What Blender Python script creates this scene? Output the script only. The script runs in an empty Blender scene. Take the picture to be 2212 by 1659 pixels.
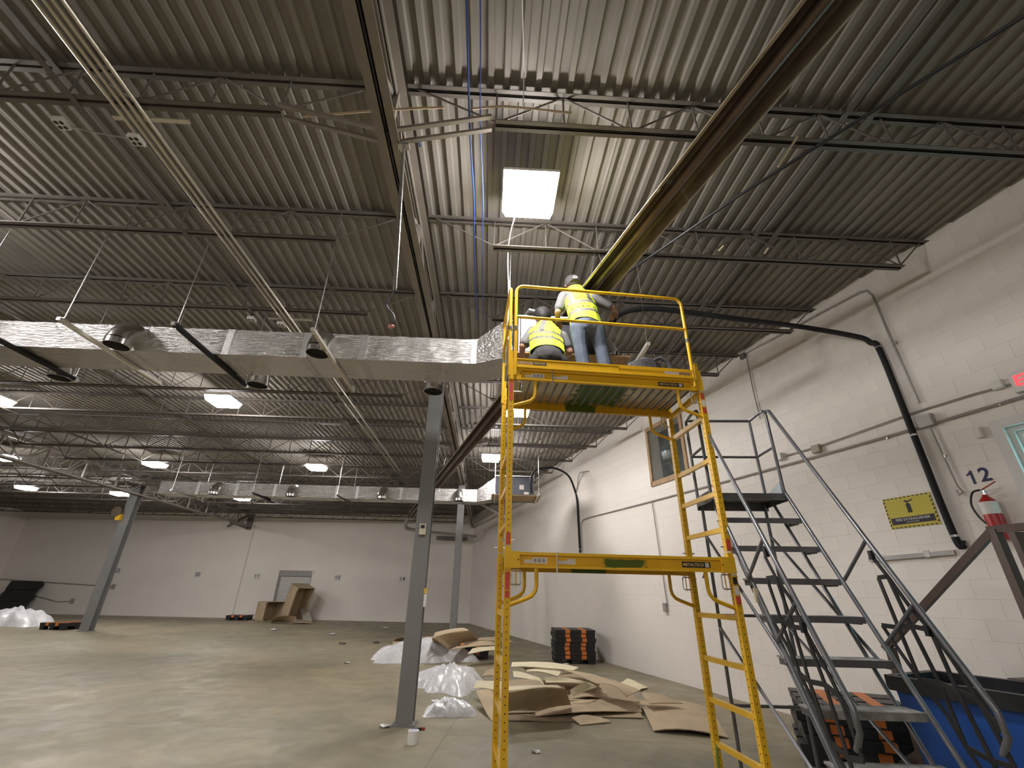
import bpy, bmesh, math, random
from mathutils import Vector, Matrix
from mathutils.bvhtree import BVHTree
random.seed(7)
sc = bpy.context.scene
COL = sc.collection
# ------------------------------------------------------------------ camera
IW, IH = 2212.0, 1659.0
FPX = 965.0
PITCH, ROLL, YAW = 0.4385, 0.0190, 0.0424
CH = 1.6
def _basis():
    f = Vector((math.sin(YAW)*math.cos(PITCH), math.cos(YAW)*math.cos(PITCH), math.sin(PITCH)))
    r = Vector((math.cos(YAW), -math.sin(YAW), 0)); u = r.cross(f)
    return (r*math.cos(ROLL)+u*math.sin(ROLL), u*math.cos(ROLL)-r*math.sin(ROLL), f)
RT, UP, FW = _basis()
cam = bpy.data.cameras.new('camera'); camo = bpy.data.objects.new('camera', cam); COL.objects.link(camo)
m = Matrix((RT, UP, -FW)).transposed().to_4x4(); m.translation = (0, 0, CH); camo.matrix_world = m
cam.sensor_fit = 'HORIZONTAL'; cam.sensor_width = 36.0; cam.lens = 36.0*FPX/IW
cam.clip_start = 0.05; cam.clip_end = 200
sc.camera = camo
# ------------------------------------------------------------------ world, exposure
wd = bpy.data.worlds.new('world'); sc.world = wd; wd.use_nodes = True
wd.node_tree.nodes['Background'].inputs[0].default_value = (0.02, 0.02, 0.022, 1)
wd.node_tree.nodes['Background'].inputs[1].default_value = 0.3
sc.view_settings.view_transform = 'Standard'; sc.view_settings.look = 'None'
sc.view_settings.exposure = 0.45; sc.view_settings.gamma = 1.0; sc.view_settings.use_curve_mapping = False
LAMP_RADIANCE = 100.0        # the LED panel fixtures are the only light in the hall
LAMP_COLOR = (1.0, 0.97, 0.95)
# pixel -> place helpers (a pixel gives a direction; the distance comes from the plane it touches)
def ray(x, y): return RT*((x-IW/2)/FPX) - UP*((y-IH/2)/FPX) + FW
O = Vector((0, 0, CH))
def onz(x, y, z): d = ray(x, y); return O + d*((z-CH)/d.z)
def ony(x, y, Y): d = ray(x, y); return O + d*(Y/d.y)
WY = -0.2625                                            # the right-hand wall stands askew to the roof grid
WN = Vector((math.cos(WY), -math.sin(WY), 0)); WD = Vector((math.sin(WY), math.cos(WY), 0)); WC = 6.62
def wp(s, z, d=0.0): return WN*(WC-d) + WD*s + Vector((0, 0, z))
def onw(x, y, d=0.0):
    r = ray(x, y); q = O + r*((WC-d)/WN.dot(r)); return (q.dot(WD), q.z)
# ------------------------------------------------------------------ materials
MATS = {}
def mat(name, col, rough=0.6, metal=0.0, var=0.12, scale=6.0, bump=0.0, bscale=40.0, emit=0.0, alpha=None, spec=0.5, stretch=None, trans=0.0):
    if name in MATS: return MATS[name]
    M = bpy.data.materials.new(name); M.use_nodes = True; nt = M.node_tree; b = nt.nodes['Principled BSDF']
    N = nt.nodes.new; L = nt.links.new
    tc = N('ShaderNodeTexCoord'); vec = tc.outputs['Object']
    if stretch:
        mp = N('ShaderNodeMapping'); mp.inputs['Scale'].default_value = stretch; L(vec, mp.inputs[0]); vec = mp.outputs[0]
    if var > 0:
        n = N('ShaderNodeTexNoise'); n.inputs['Scale'].default_value = scale; n.inputs['Detail'].default_value = 5; L(vec, n.inputs['Vector'])
        cr = N('ShaderNodeValToRGB'); cr.color_ramp.elements[0].position = .3; cr.color_ramp.elements[1].position = .7
        cr.color_ramp.elements[0].color = tuple(max(0, c*(1-var)) for c in col)+(1,); cr.color_ramp.elements[1].color = tuple(min(1, c*(1+var)) for c in col)+(1,)
        L(n.outputs['Fac'], cr.inputs[0]); L(cr.outputs[0], b.inputs['Base Color'])
    else: b.inputs['Base Color'].default_value = tuple(col)+(1,)
    b.inputs['Roughness'].default_value = rough; b.inputs['Metallic'].default_value = metal; b.inputs['Specular IOR Level'].default_value = spec
    if bump > 0:
        n2 = N('ShaderNodeTexNoise'); n2.inputs['Scale'].default_value = bscale; n2.inputs['Detail'].default_value = 4; L(vec, n2.inputs['Vector'])
        bp = N('ShaderNodeBump'); bp.inputs['Strength'].default_value = bump; bp.inputs['Distance'].default_value = .02; L(n2.outputs['Fac'], bp.inputs['Height']); L(bp.outputs[0], b.inputs['Normal'])
    if emit: b.inputs['Emission Color'].default_value = tuple(col)+(1,); b.inputs['Emission Strength'].default_value = emit
    if trans: b.inputs['Transmission Weight'].default_value = trans
    if alpha is not None: b.inputs['Alpha'].default_value = alpha
    MATS[name] = M; return M
def nodes(M): return M.node_tree, M.node_tree.nodes.new, M.node_tree.links.new, M.node_tree.nodes['Principled BSDF']
def math_node(nt, op, a, b=None, clamp=False):
    n = nt.nodes.new('ShaderNodeMath'); n.operation = op; n.use_clamp = clamp
    for i, v in enumerate((a, b)):
        if v is None: continue
        if isinstance(v, (int, float)): n.inputs[i].default_value = v
        else: nt.links.new(v, n.inputs[i])
    return n.outputs[0]
def mix_col(nt, fac, a, b):
    n = nt.nodes.new('ShaderNodeMix'); n.data_type = 'RGBA'
    if isinstance(fac, (int, float)): n.inputs[0].default_value = fac
    else: nt.links.new(fac, n.inputs[0])
    for i, v in ((6, a), (7, b)):
        if isinstance(v, tuple): n.inputs[i].default_value = v if len(v) == 4 else v+(1,)
        else: nt.links.new(v, n.inputs[i])
    return n.outputs[2]
deckpaint = mat('deck_paint', (.25, .226, .198), .7, .0, .10, 1.5, .05, 8)
steelpaint = mat('steel_paint', (.145, .127, .11), .5, .1, .15, 3)
girderpaint = mat('girder_paint', (.25, .22, .19), .45, .1, .12, 3)
colpaint = mat('column_paint', (.20, .195, .19), .42, .05, .06, 3)
wallpaint = mat('wall_paint', (.83, .775, .715), .55, 0, .03, .8, .05, 60)
blockpaint = mat('block_paint', (.83, .775, .715), .5, 0, .03, .8, .08, 90)
white = mat('white_plastic', (.75, .73, .70), .4, 0, .03)
galv = mat('galvanised', (.55, .54, .52), .32, .9, .15, 8)
steel = mat('bright_steel', (.72, .71, .70), .22, .95, .08, 8)
conduit_m = mat('conduit_steel', (.62, .58, .50), .35, .6, .1, 5)
greypipe = mat('grey_pipe', (.40, .38, .36), .4, .4, .1, 5)
yellow = mat('scaffold_yellow', (.80, .46, .018), .33, 0, .07, 4)
darktube = mat('ladder_paint', (.155, .155, .165), .32, .45, .2, 6)
dustystep = mat('dusty_tread', (.24, .235, .225), .75, .1, .45, 14)
black = mat('black_plastic', (.016, .016, .018), .45, 0, .3, 5)
rubber = mat('black_foam', (.010, .010, .012), .75, 0, .2, 8)
orange = mat('orange_plastic', (.62, .17, .03), .5, 0, .1)
brownpaint = mat('brown_paint', (.085, .055, .042), .45, .05, .12, 4)
bluebin = mat('blue_plastic', (.010, .075, .33), .38, 0, .12, 3)
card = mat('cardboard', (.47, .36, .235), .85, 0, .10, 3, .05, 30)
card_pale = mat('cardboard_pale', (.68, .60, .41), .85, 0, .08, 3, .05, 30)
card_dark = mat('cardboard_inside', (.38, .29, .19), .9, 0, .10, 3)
red = mat('red_paint', (.42, .022, .02), .3, 0, .05)
redlabel = mat('red_sticker', (.62, .07, .05), .5, 0, .15, 40)
paper = mat('paper_label', (.72, .70, .66), .6, 0, .08, 60)
ink = mat('dark_ink', (.02, .018, .03), .6, 0, 0)
navy = mat('navy_ink', (.03, .025, .09), .6, 0, 0)
gold = mat('gold_ink', (.75, .60, .22), .6, 0, 0)
osb = mat('strand_board', (.36, .22, .10), .8, 0, .45, 22, .1, 40, stretch=(1, 3, 3))
ply = mat('plywood', (.42, .30, .18), .75, 0, .15, 6)
wood = mat('raw_lumber', (.45, .30, .17), .75, 0, .2, 5, stretch=(6, 6, 1))
bluewire = mat('blue_cable', (.03, .09, .40), .5, 0, 0)
whitewire = mat('white_cord', (.75, .72, .68), .5, 0, 0)
brownmetal = mat('heater_metal', (.30, .245, .20), .42, .75, .3, 2, stretch=(6, .4, 6))
tubemetal = mat('burner_tube', (.16, .12, .10), .4, .8, .3, 3)
# ------------------------------------------------------------------ mesh building
class MB:
    def __init__(s): s.v = []; s.f = []
    def quad(s, *p):
        i = len(s.v); s.v += [Vector(q) for q in p]; s.f.append(tuple(range(i, i+len(p)))); return s
    def frame(s, c, ax, ay, az):                      # box from centre and three half-axis vectors
        c = Vector(c); i = len(s.v)
        for k in ((-1,-1,-1),(1,-1,-1),(1,1,-1),(-1,1,-1),(-1,-1,1),(1,-1,1),(1,1,1),(-1,1,1)):
            s.v.append(c+ax*k[0]+ay*k[1]+az*k[2])
        for q in ((0,3,2,1),(4,5,6,7),(0,1,5,4),(1,2,6,5),(2,3,7,6),(3,0,4,7)): s.f.append(tuple(i+j for j in q))
        return s
    def box(s, c, sx, sy, sz, rz=0.0):
        ca, sa = math.cos(rz), math.sin(rz)
        return s.frame(c, Vector((ca, sa, 0))*sx/2, Vector((-sa, ca, 0))*sy/2, Vector((0, 0, sz/2)))
    def mm(s, a, b): a = Vector(a); b = Vector(b); d = b-a; return s.box((a+b)/2, abs(d.x), abs(d.y), abs(d.z))
    def bar(s, a, b, w, h=None, up=(0, 0, 1)):        # rectangular bar between two points
        a = Vector(a); b = Vector(b); h = h or w; d = (b-a); L = d.length; d.normalize(); up = Vector(up)
        if abs(d.dot(up)) > .98: up = Vector((0, 1, 0))
        x = d.cross(up).normalized(); z = x.cross(d).normalized()
        return s.frame((a+b)/2, x*w/2, d*L/2, z*h/2)
    def tube(s, pts, r, n=8, caps=True):
        pts = [Vector(p) for p in pts]; base = len(s.v); ref = None; m_ = len(pts)
        for i, p in enumerate(pts):
            d = (pts[min(i+1, m_-1)]-pts[max(i-1, 0)]).normalized()
            if ref is None: ref = Vector((0, 0, 1)) if abs(d.z) < .9 else Vector((1, 0, 0))
            x = ref - d*ref.dot(d)
            if x.length < 1e-5: x = d.orthogonal()
            x.normalize(); ref = x; y = d.cross(x); rr = r[i] if isinstance(r, (list, tuple)) else r
            for k in range(n):
                a = 2*math.pi*k/n; s.v.append(p+x*math.cos(a)*rr+y*math.sin(a)*rr)
        for i in range(m_-1):
            for k in range(n):
                a = base+i*n+k; b = base+i*n+(k+1) % n; s.f.append((a, b, b+n, a+n))
        if caps:
            s.f.append(tuple(base+k for k in reversed(range(n)))); s.f.append(tuple(base+(m_-1)*n+k for k in range(n)))
        return s
    def prism(s, poly, off):                          # polygon extruded by a vector
        off = Vector(off); i = len(s.v); n = len(poly)
        s.v += [Vector(p) for p in poly]+[Vector(p)+off for p in poly]
        s.f.append(tuple(i+k for k in reversed(range(n)))); s.f.append(tuple(i+n+k for k in range(n)))
        for k in range(n): s.f.append((i+k, i+(k+1) % n, i+n+(k+1) % n, i+n+k))
        return s
    def lathe(s, prof, c, n=20, axis='z'):
        c = Vector(c); base = len(s.v)
        for r, h in prof:
            for k in range(n):
                a = 2*math.pi*k/n; p = (r*math.cos(a), r*math.sin(a), h)
                if axis == 'y': p = (p[0], p[2], p[1])
                if axis == 'x': p = (p[2], p[0], p[1])
                s.v.append(c+Vector(p))
        for i in range(len(prof)-1):
            for k in range(n):
                a = base+i*n+k; b = base+i*n+(k+1) % n; s.f.append((a, b, b+n, a+n))
        s.f.append(tuple(base+k for k in reversed(range(n)))); s.f.append(tuple(base+(len(prof)-1)*n+k for k in range(n)))
        return s
    def mesh(s, name, mt, off=Vector(), smooth=False):
        me = bpy.data.meshes.new(name); me.from_pydata([tuple(v-off) for v in s.v], [], s.f)
        bm = bmesh.new(); bm.from_mesh(me); bmesh.ops.recalc_face_normals(bm, faces=bm.faces); bm.to_mesh(me); bm.free()
        if mt: me.materials.append(mt)
        if smooth:
            for p in me.polygons: p.use_smooth = True
            try: me.set_sharp_from_angle(angle=math.radians(40))
            except Exception: pass
        return me
    def build(s, name, mt, parent=None, smooth=False):
        if parent is not None: off = wloc(parent)
        else:
            xs = [v.x for v in s.v]; ys = [v.y for v in s.v]; zs = [v.z for v in s.v]
            off = Vector(((min(xs)+max(xs))/2, (min(ys)+max(ys))/2, min(zs)))
        o = bpy.data.objects.new(name, s.mesh(name, mt, off, smooth)); COL.objects.link(o)
        if parent is not None: o.parent = parent
        else: o.location = off
        return o
def wloc(o):
    p = Vector(o.location)
    while o.parent: o = o.parent; p = p+Vector(o.location)
    return p
def tag(o, label=None, cat=None, group=None, kind=None):
    if label: o['label'] = label
    if cat: o['category'] = cat
    if group: o['group'] = group
    if kind: o['kind'] = kind
    return o
def thing(name, label, cat, loc=(0, 0, 0), group=None, kind=None):
    o = bpy.data.objects.new(name, None); COL.objects.link(o); o.location = loc; o.empty_display_size = .1
    return tag(o, label, cat, group, kind)
def linkmesh(name, me, parent, loc=(0, 0, 0), rot=(0, 0, 0)):
    o = bpy.data.objects.new(name, me); COL.objects.link(o); o.parent = parent; o.location = loc; o.rotation_euler = rot; return o
def arc(c, a, b, r, t0, t1, n=8):                     # arc points in the plane of unit vectors a, b
    c = Vector(c); a = Vector(a); b = Vector(b)
    return [c+a*(r*math.cos(t0+(t1-t0)*i/n))+b*(r*math.sin(t0+(t1-t0)*i/n)) for i in range(n+1)]
def bez(pts, n=10):                                    # catmull-rom through points
    P = [Vector(p) for p in pts]; P = [P[0]*2-P[1]]+P+[P[-1]*2-P[-2]]; out = []
    for i in range(1, len(P)-2):
        for k in range(n):
            t = k/n; a, b, c, d = P[i-1], P[i], P[i+1], P[i+2]
            out.append(.5*((2*b)+(c-a)*t+(2*a-5*b+4*c-d)*t*t+(3*b-a-3*c+d)*t**3))
    return out+[P[-2]]
def digit_one(mb, x, size, org, ax, ay, nz, depth):
    w, h = size*.10, size*.36                       # a 1 with a flag, as printed
    for poly in ([(x, -h), (x+w*1.15, -h), (x+w*1.15, h), (x+w*.25, h), (x, h*.80)], [(x, h*.80), (x+w*.25, h), (x-w*.2, h*.78), (x-w*1.6, h*.52), (x-w*1.6, h*.26), (x, h*.47)]):
        mb.quad(*[org+ax*px+ay*py+nz*depth for px, py in poly])
def text_mb(txt, size, org, ax, ay, depth=.001, align='CENTER', font_bold=False):
    if '1' in txt and all(c in '0123456789-' for c in txt):
        adv = size*.60; out = MB(); ax_ = Vector(ax).normalized(); ay_ = Vector(ay).normalized(); nz = ax_.cross(ay_)
        for i, ch in enumerate(txt):
            c = Vector(org)+ax_*(adv*(i-(len(txt)-1)/2))
            if ch == '1': digit_one(out, 0, size, c, ax_, ay_, nz, depth); continue
            g = text_mb(ch, size, c, ax, ay, depth, 'CENTER', font_bold); k = len(out.v); out.v += g.v; out.f += [tuple(k+j for j in f) for f in g.f]
        return out
    cu = bpy.data.curves.new('lettering', 'FONT'); cu.body = txt; cu.size = size; cu.align_x = align; cu.align_y = 'CENTER'; cu.resolution_u = 3
    if font_bold: cu.offset = size*.02
    to = bpy.data.objects.new('lettering', cu); COL.objects.link(to)
    dg = bpy.context.evaluated_depsgraph_get(); dg.update(); me = bpy.data.meshes.new_from_object(to.evaluated_get(dg))
    mb = MB(); org = Vector(org); ax = Vector(ax).normalized(); ay = Vector(ay).normalized(); nz = ax.cross(ay)
    for v in me.vertices: mb.v.append(org+ax*v.co.x+ay*v.co.y+nz*depth)
    for p in me.polygons: mb.f.append(tuple(p.vertices))
    bpy.data.objects.remove(to); bpy.data.curves.remove(cu); bpy.data.meshes.remove(me)
    return mb
# ================================================================== the setting
ORD = ['first', 'second', 'third', 'fourth', 'fifth', 'sixth', 'seventh', 'eighth', 'ninth', 'tenth', 'eleventh', 'twelfth', 'thirteenth', 'fourteenth', 'fifteenth', 'sixteenth', 'seventeenth', 'eighteenth', 'nineteenth', 'twentieth']
XL, YF = -30.6, -8.0
def wall_x(Y): return (WC-WN.y*Y)/WN.x
def by(x): return 29.2-.10*(x+1.2)                      # back wall line
BN = Vector((-.10, -1, 0)).normalized()                 # into the room
def bw(x, z, d=0.0): return Vector((x, by(x), z))+BN*d
def onb(px, py, d=0.0):
    r = ray(px, py); p0 = bw(0, 0, d); return O+r*((p0-O).dot(BN)/r.dot(BN))
floor_m = bpy.data.materials.new('sealed_concrete'); floor_m.use_nodes = True
nt, N, L, B = nodes(floor_m)
tc = N('ShaderNodeTexCoord')
def noise(scale, detail=5, dist=0.0, vec=None):
    n = N('ShaderNodeTexNoise'); n.inputs['Scale'].default_value = scale; n.inputs['Detail'].default_value = detail; n.inputs['Distortion'].default_value = dist
    L(vec or tc.outputs['Object'], n.inputs['Vector']); return n.outputs['Fac']
def ramp(fac, stops):
    c = N('ShaderNodeValToRGB'); e = c.color_ramp.elements
    e[0].position, e[0].color = stops[0][0], stops[0][1]+(1,); e[1].position, e[1].color = stops[-1][0], stops[-1][1]+(1,)
    for p, col in stops[1:-1]: x = e.new(p); x.color = col+(1,)
    L(fac, c.inputs[0]); return c.outputs[0]
c1 = ramp(noise(.35, 6, .6), [(.34, (.215, .195, .138)), (.5, (.262, .226, .155)), (.66, (.325, .272, .185))])
c2 = ramp(noise(1.7, 8, 1.2), [(.38, (.86, .87, .86)), (.66, (1.08, 1.06, 1.03))])
mm = N('ShaderNodeMix'); mm.data_type = 'RGBA'; mm.blend_type = 'MULTIPLY'; mm.inputs[0].default_value = 1; L(c1, mm.inputs[6]); L(c2, mm.inputs[7])
c3 = ramp(noise(9, 6, .3), [(.58, (0, 0, 0)), (.70, (1, 1, 1))])
worn = mix_col(nt, math_node(nt, 'MULTIPLY', c3, .35), mm.outputs[2], (.17, .165, .14))
br = N('ShaderNodeTexBrick'); br.inputs['Scale'].default_value = 1; br.inputs['Mortar Size'].default_value = .012; br.inputs['Brick Width'].default_value = 6.1; br.inputs['Row Height'].default_value = 6.1; br.offset = 0
mp = N('ShaderNodeMapping'); mp.inputs['Rotation'].default_value = (0, 0, .1); mp.inputs['Location'].default_value = (1.4, -1.2, 0); L(tc.outputs['Object'], mp.inputs[0]); L(mp.outputs[0], br.inputs['Vector'])
L(mix_col(nt, math_node(nt, 'MULTIPLY', br.outputs['Fac'], .45), worn, (.10, .095, .08)), B.inputs['Base Color'])
L(ramp(noise(2.2, 6, .8), [(.35, (.42, .42, .42)), (.7, (.66, .66, .66))]), B.inputs['Roughness'])
bp = N('ShaderNodeBump'); bp.inputs['Strength'].default_value = .08; bp.inputs['Distance'].default_value = .01; B.inputs['Specular IOR Level'].default_value = .35; L(noise(3, 5), bp.inputs['Height']); L(bp.outputs[0], B.inputs['Normal'])
tag(MB().mm((XL-.3, YF-.3, -.2), (9.5, 34, 0)).build('floor', floor_m), 'sealed tan and grey concrete warehouse floor', 'floor', kind='structure')

# --- ceiling: fluted steel deck, one object per sheet
ceil = thing('ceiling', 'dark fluted steel roof deck', 'ceiling', (0, 0, 6.0), kind='structure')
def deck_mesh(y0, y1, name='deck_panel'):
    mb = MB(); prof = []; p = .1524
    for k in range(6):
        x = k*p; prof += [(x, 0), (x+.048, 0), (x+.062, .038), (x+.138, .038)]
    prof.append((6*p, 0))
    i = 0
    for (xa, za), (xb, zb) in zip(prof, prof[1:]):
        mb.quad((xa, y0, za), (xb, y0, zb), (xb, y1, zb), (xa, y1, za))
    mb.quad((6*p-.004, y0, -.006), (6*p+.004, y0, -.006), (6*p+.004, y1, -.006), (6*p-.004, y1, -.006))
    return mb.mesh(name, deckpaint)
full = deck_mesh(YF, 32.5); x = XL-.2
while x < 9:
    ye = (WC-WN.x*x)/WN.y+.4
    linkmesh('deck_panel', full if ye > 32.5 else deck_mesh(YF, max(ye, YF+1)), ceil, (x, 0, .002+.001*(int(x*10) % 2)))
    x += .9144
tag(MB().mm((XL-.3, YF-.3, 6.2), (9.5, 34, 6.3)).build('roof_insulation', deckpaint), 'flat roof board above the steel deck', 'roof', kind='structure')

# --- walls
def holed(fn, s0, s1, z0, z1, holes):
    mb = MB(); S = sorted({s0, s1}|{h[0] for h in holes}|{h[1] for h in holes}); Z = sorted({z0, z1}|{h[2] for h in holes}|{h[3] for h in holes})
    for a, b in zip(S, S[1:]):
        for c, d in zip(Z, Z[1:]):
            ms, mz = (a+b)/2, (c+d)/2
            if any(h[0] < ms < h[1] and h[2] < mz < h[3] for h in holes): continue
            mb.quad(fn(a, c), fn(b, c), fn(b, d), fn(a, d))
    return mb
WIN = (8.06, 9.34, 4.12, 5.42); DOOR = (1.80, 2.80, 1.22, 3.36)
RH = [WIN, DOOR]
wr = thing('wall_right', 'white painted concrete block wall standing askew on the right', 'wall', tuple(wp(8, 0)), kind='structure')
holed(lambda s, z: wp(s, z, -.003), -6, 30.2, 0, 6.25, RH).build('wall_backing', blockpaint, wr)
def project(p):
    v = Vector(p)-O; c = v.dot(FW)
    return (IW/2+FPX*v.dot(RT)/c, IH/2-FPX*v.dot(UP)/c, c) if c > .1 else (-9e9, -9e9, c)
bl = []
BH, BL_ = .2032, .4064
for r_ in range(30):
    for k in range(-16, 45):
        s0 = k*BL_+(.2032 if r_ % 2 else 0); z0 = r_*BH; s1 = s0+BL_; z1 = z0+BH; pcs = [(s0, s1)]
        for h in RH:
            if z1 > h[2]+.01 and z0 < h[3]-.01:
                q = []
                for a, b in pcs:
                    if b <= h[0] or a >= h[1]: q.append((a, b)); continue
                    if a < h[0]: q.append((a, h[0]))
                    if b > h[1]: q.append((h[1], b))
                pcs = q
        bl += [(a, b, z0, z1) for a, b in pcs if b-a > .04]
def inview(b):
    X, Y, c = project(wp((b[0]+b[1])/2, (b[2]+b[3])/2)); return c > 0 and -20 < X < IW+20 and -20 < Y < IH+20
bl.sort(key=lambda b: (not inview(b), (wp((b[0]+b[1])/2, (b[2]+b[3])/2)-O).length))
def block_faces(mb, a, b, c, d, org=None):
    g, t = .0022, .003
    h = g*.35; o = [(a+h, c+g), (b-h, c+g), (b-h, d-g), (a+h, d-g)]; i_ = [(a+2*h, c+2*g), (b-2*h, c+2*g), (b-2*h, d-2*g), (a+2*h, d-2*g)]
    f = (lambda s, z, e: wp(s, z, e)-org) if org is not None else (lambda s, z, e: wp(s, z, e))
    O_ = [f(s, z, -.003) for s, z in o]; I_ = [f(s, z, .001) for s, z in i_]
    mb.quad(*I_)
    for k in range(4): mb.quad(O_[k], O_[(k+1) % 4], I_[(k+1) % 4], I_[k])
bm_cache = {}
for a, b, c, d in bl[:300]:
    key = round(b-a, 3); org = wp((a+b)/2, (c+d)/2)
    if key not in bm_cache:
        mb = MB(); block_faces(mb, a, b, c, d, org); bm_cache[key] = mb.mesh('block', blockpaint)
    linkmesh('block', bm_cache[key], wr, org-wloc(wr))
mb = MB()
for q in bl[300:]: block_faces(mb, *q)
tag(mb.build('blockwork', blockpaint, wr), kind='stuff')
BDOOR = None
p = onb(604, 1232); q = onb(676, 1233)
BD = (p.x, q.x, 0.0, p.z)
tag(holed(lambda s, z: bw(s, z), XL-1, -.9, 0, 6.3, [BD]).build('wall_back', wallpaint), 'long white painted back wall of the hall', 'wall', kind='structure')
tag(MB().mm((XL-.2, YF, 0), (XL, 33, 6.3)).build('wall_left', wallpaint), 'white painted far left wall', 'wall', kind='structure')
tag(MB().mm((XL, YF-.2, 0), (9.4, YF, 6.3)).build('wall_front', wallpaint), 'white painted wall behind the camera', 'wall', kind='structure')
# shallow vertical control joints and course lines of the back wall
for k, (px, py) in enumerate(((553, 1127),)):
    q = onb(px, py)
    tag(MB().prism([bw(q.x-.03, 0, .002), bw(q.x+.03, 0, .002), bw(q.x+.03, 5.3, .002), bw(q.x-.03, 5.3, .002)], BN*.012).build('trim_1', mat('joint_paint', (.58, .55, .52), .6, 0, .05)), 'narrow grey control joint strip on the back wall', 'trim', kind='structure')
# --- roll-up door in the back wall
d2 = thing('door_2', 'white roll-up shutter door in the back wall', 'door', tuple(bw((BD[0]+BD[1])/2, 0)), kind='structure')
x0, x1, z1 = BD[0], BD[1], BD[3]
mb = MB(); n = 34; rows = []
for i in range(n*2+1):
    z = (z1-.30)*i/(n*2); rows.append((z, -.16+(.022 if i % 2 else 0)))
for (za, da), (zb, db) in zip(rows, rows[1:]): mb.quad(bw(x0, za, da), bw(x1, za, da), bw(x1, zb, db), bw(x0, zb, db))
mb.build('shutter_curtain', mat('shutter_white', (.66, .64, .62), .5, 0, .05), d2)
MB().prism([bw(x0, z1-.32, -.2), bw(x1, z1-.32, -.2), bw(x1, z1, -.2), bw(x0, z1, -.2)], BN*.16).build('hood', mat('hood_grey', (.33, .32, .31), .6), d2)
for xa, xb in ((x0, x0+.09), (x1-.09, x1)):
    MB().prism([bw(xa, 0, -.19), bw(xb, 0, -.19), bw(xb, z1-.3, -.19), bw(xa, z1-.3, -.19)], BN*.10).build('guide_rail', mat('hood_grey', (.33, .32, .31), .6), d2)
MB().prism([bw(x0-.1, 0, -.24), bw(x1+.1, 0, -.24), bw(x1+.1, z1+.1, -.24), bw(x0-.1, z1+.1, -.24)], BN*.03).build('back_sheet', mat('hood_grey', (.33, .32, .31), .6), d2)
MB().prism([bw(x1, z1-.16, 0), bw(x1+.1, z1-.16, 0), bw(x1+.1, z1+.02, 0), bw(x1, z1+.02, 0)], BN*.08).build('end_bracket', white, d2)
for s_, e_ in ((x0-.001, -1), (x1+.001, 1)):
    MB().prism([bw(s_, 0, -.24), bw(s_, z1, -.24), bw(s_, z1, 0), bw(s_, 0, 0)], Vector((.004*e_, 0, 0))).build('reveal', wallpaint, d2)

# --- columns
def column(name, x, y, w, d, h, label, t=.012):
    th = thing(name, label, 'column', (x, y, 0))
    MB().mm((x-w/2, y-d/2, .02), (x+w/2, y-d/2+t, h)).build('flange', colpaint, th)
    MB().mm((x-w/2, y+d/2-t, .02), (x+w/2, y+d/2, h)).build('flange', colpaint, th)
    MB().mm((x-t/2, y-d/2+t, .02), (x+t/2, y+d/2-t, h)).build('web', colpaint, th)
    MB().mm((x-w/2-.04, y-d/2-.04, 0), (x+w/2+.04, y+d/2+.04, .02)).build('base_plate', colpaint, th)
    MB().mm((x-w/2-.03, y-d/2-.03, h), (x+w/2+.03, y+d/2+.03, h+.02)).build('cap_plate', colpaint, th)
    return th
GX = -1.03; GX2 = -15.2
c1p = onz(872, 1570, 0)
column('steel_column', GX, c1p.y+.12, .225, .21, 5.22, 'grey steel column nearest the camera, with a thermostat on it')
column('steel_column', GX-.05, 16.9, .235, .22, 5.22, 'pale grey steel column behind the flattened cardboard near the corner')
cl = onz(178, 1364, 0)
column('steel_column', cl.x+.05, cl.y+.1, .36, .3, 5.6, 'leaning-looking grey steel column on the far left with a yellow horn')
# --- roof girders (open trusses)
def girder(x, y0, y1, zb, w, label, ph):
    th = thing('roof_girder', label, 'girder', (x, (y0+y1)/2, zb))
    for s in (-1, 1):
        MB().mm((x+s*.008, y0, zb), (x+s*w/2, y1, zb+.011)).mm((x+s*.008, y0, zb), (x+s*.02, y1, zb+.085)).build('bottom_chord', girderpaint, th)
        MB().mm((x+s*.008, y0, 5.86), (x+s*w/2, y1, 5.872)).mm((x+s*.008, y0, 5.80), (x+s*.02, y1, 5.872)).build('top_chord', girderpaint, th)
    me_v = MB().mm((-.028, -.028, 0), (.028, .028, 5.83-zb)).mesh('web_strut', girderpaint)
    y = ph
    while y < y1-.2:
        if y > y0:
            linkmesh('web_strut', me_v, th, (0, y-(y0+y1)/2, .03))
            for e in (-1, 1):
                MB().bar((x+e*.02, y, 5.83), (x+e*.02, y+e*.81, zb+.05), .05, .012, (1, 0, 0)).build('web_diagonal', girderpaint, th)
        y += 1.62
    return th
girder(GX, -3, 29.0, 5.25, .19, 'open steel girder running back above the nearest column', 2.72-1.62*3)
girder(GX2, 4, 30.4, 5.15, .3, 'open steel girder on the far left ending at the back wall', 2.72+1.62)
# end bracket of the left girder at the back wall
q = onb(545, 1112)
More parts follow.
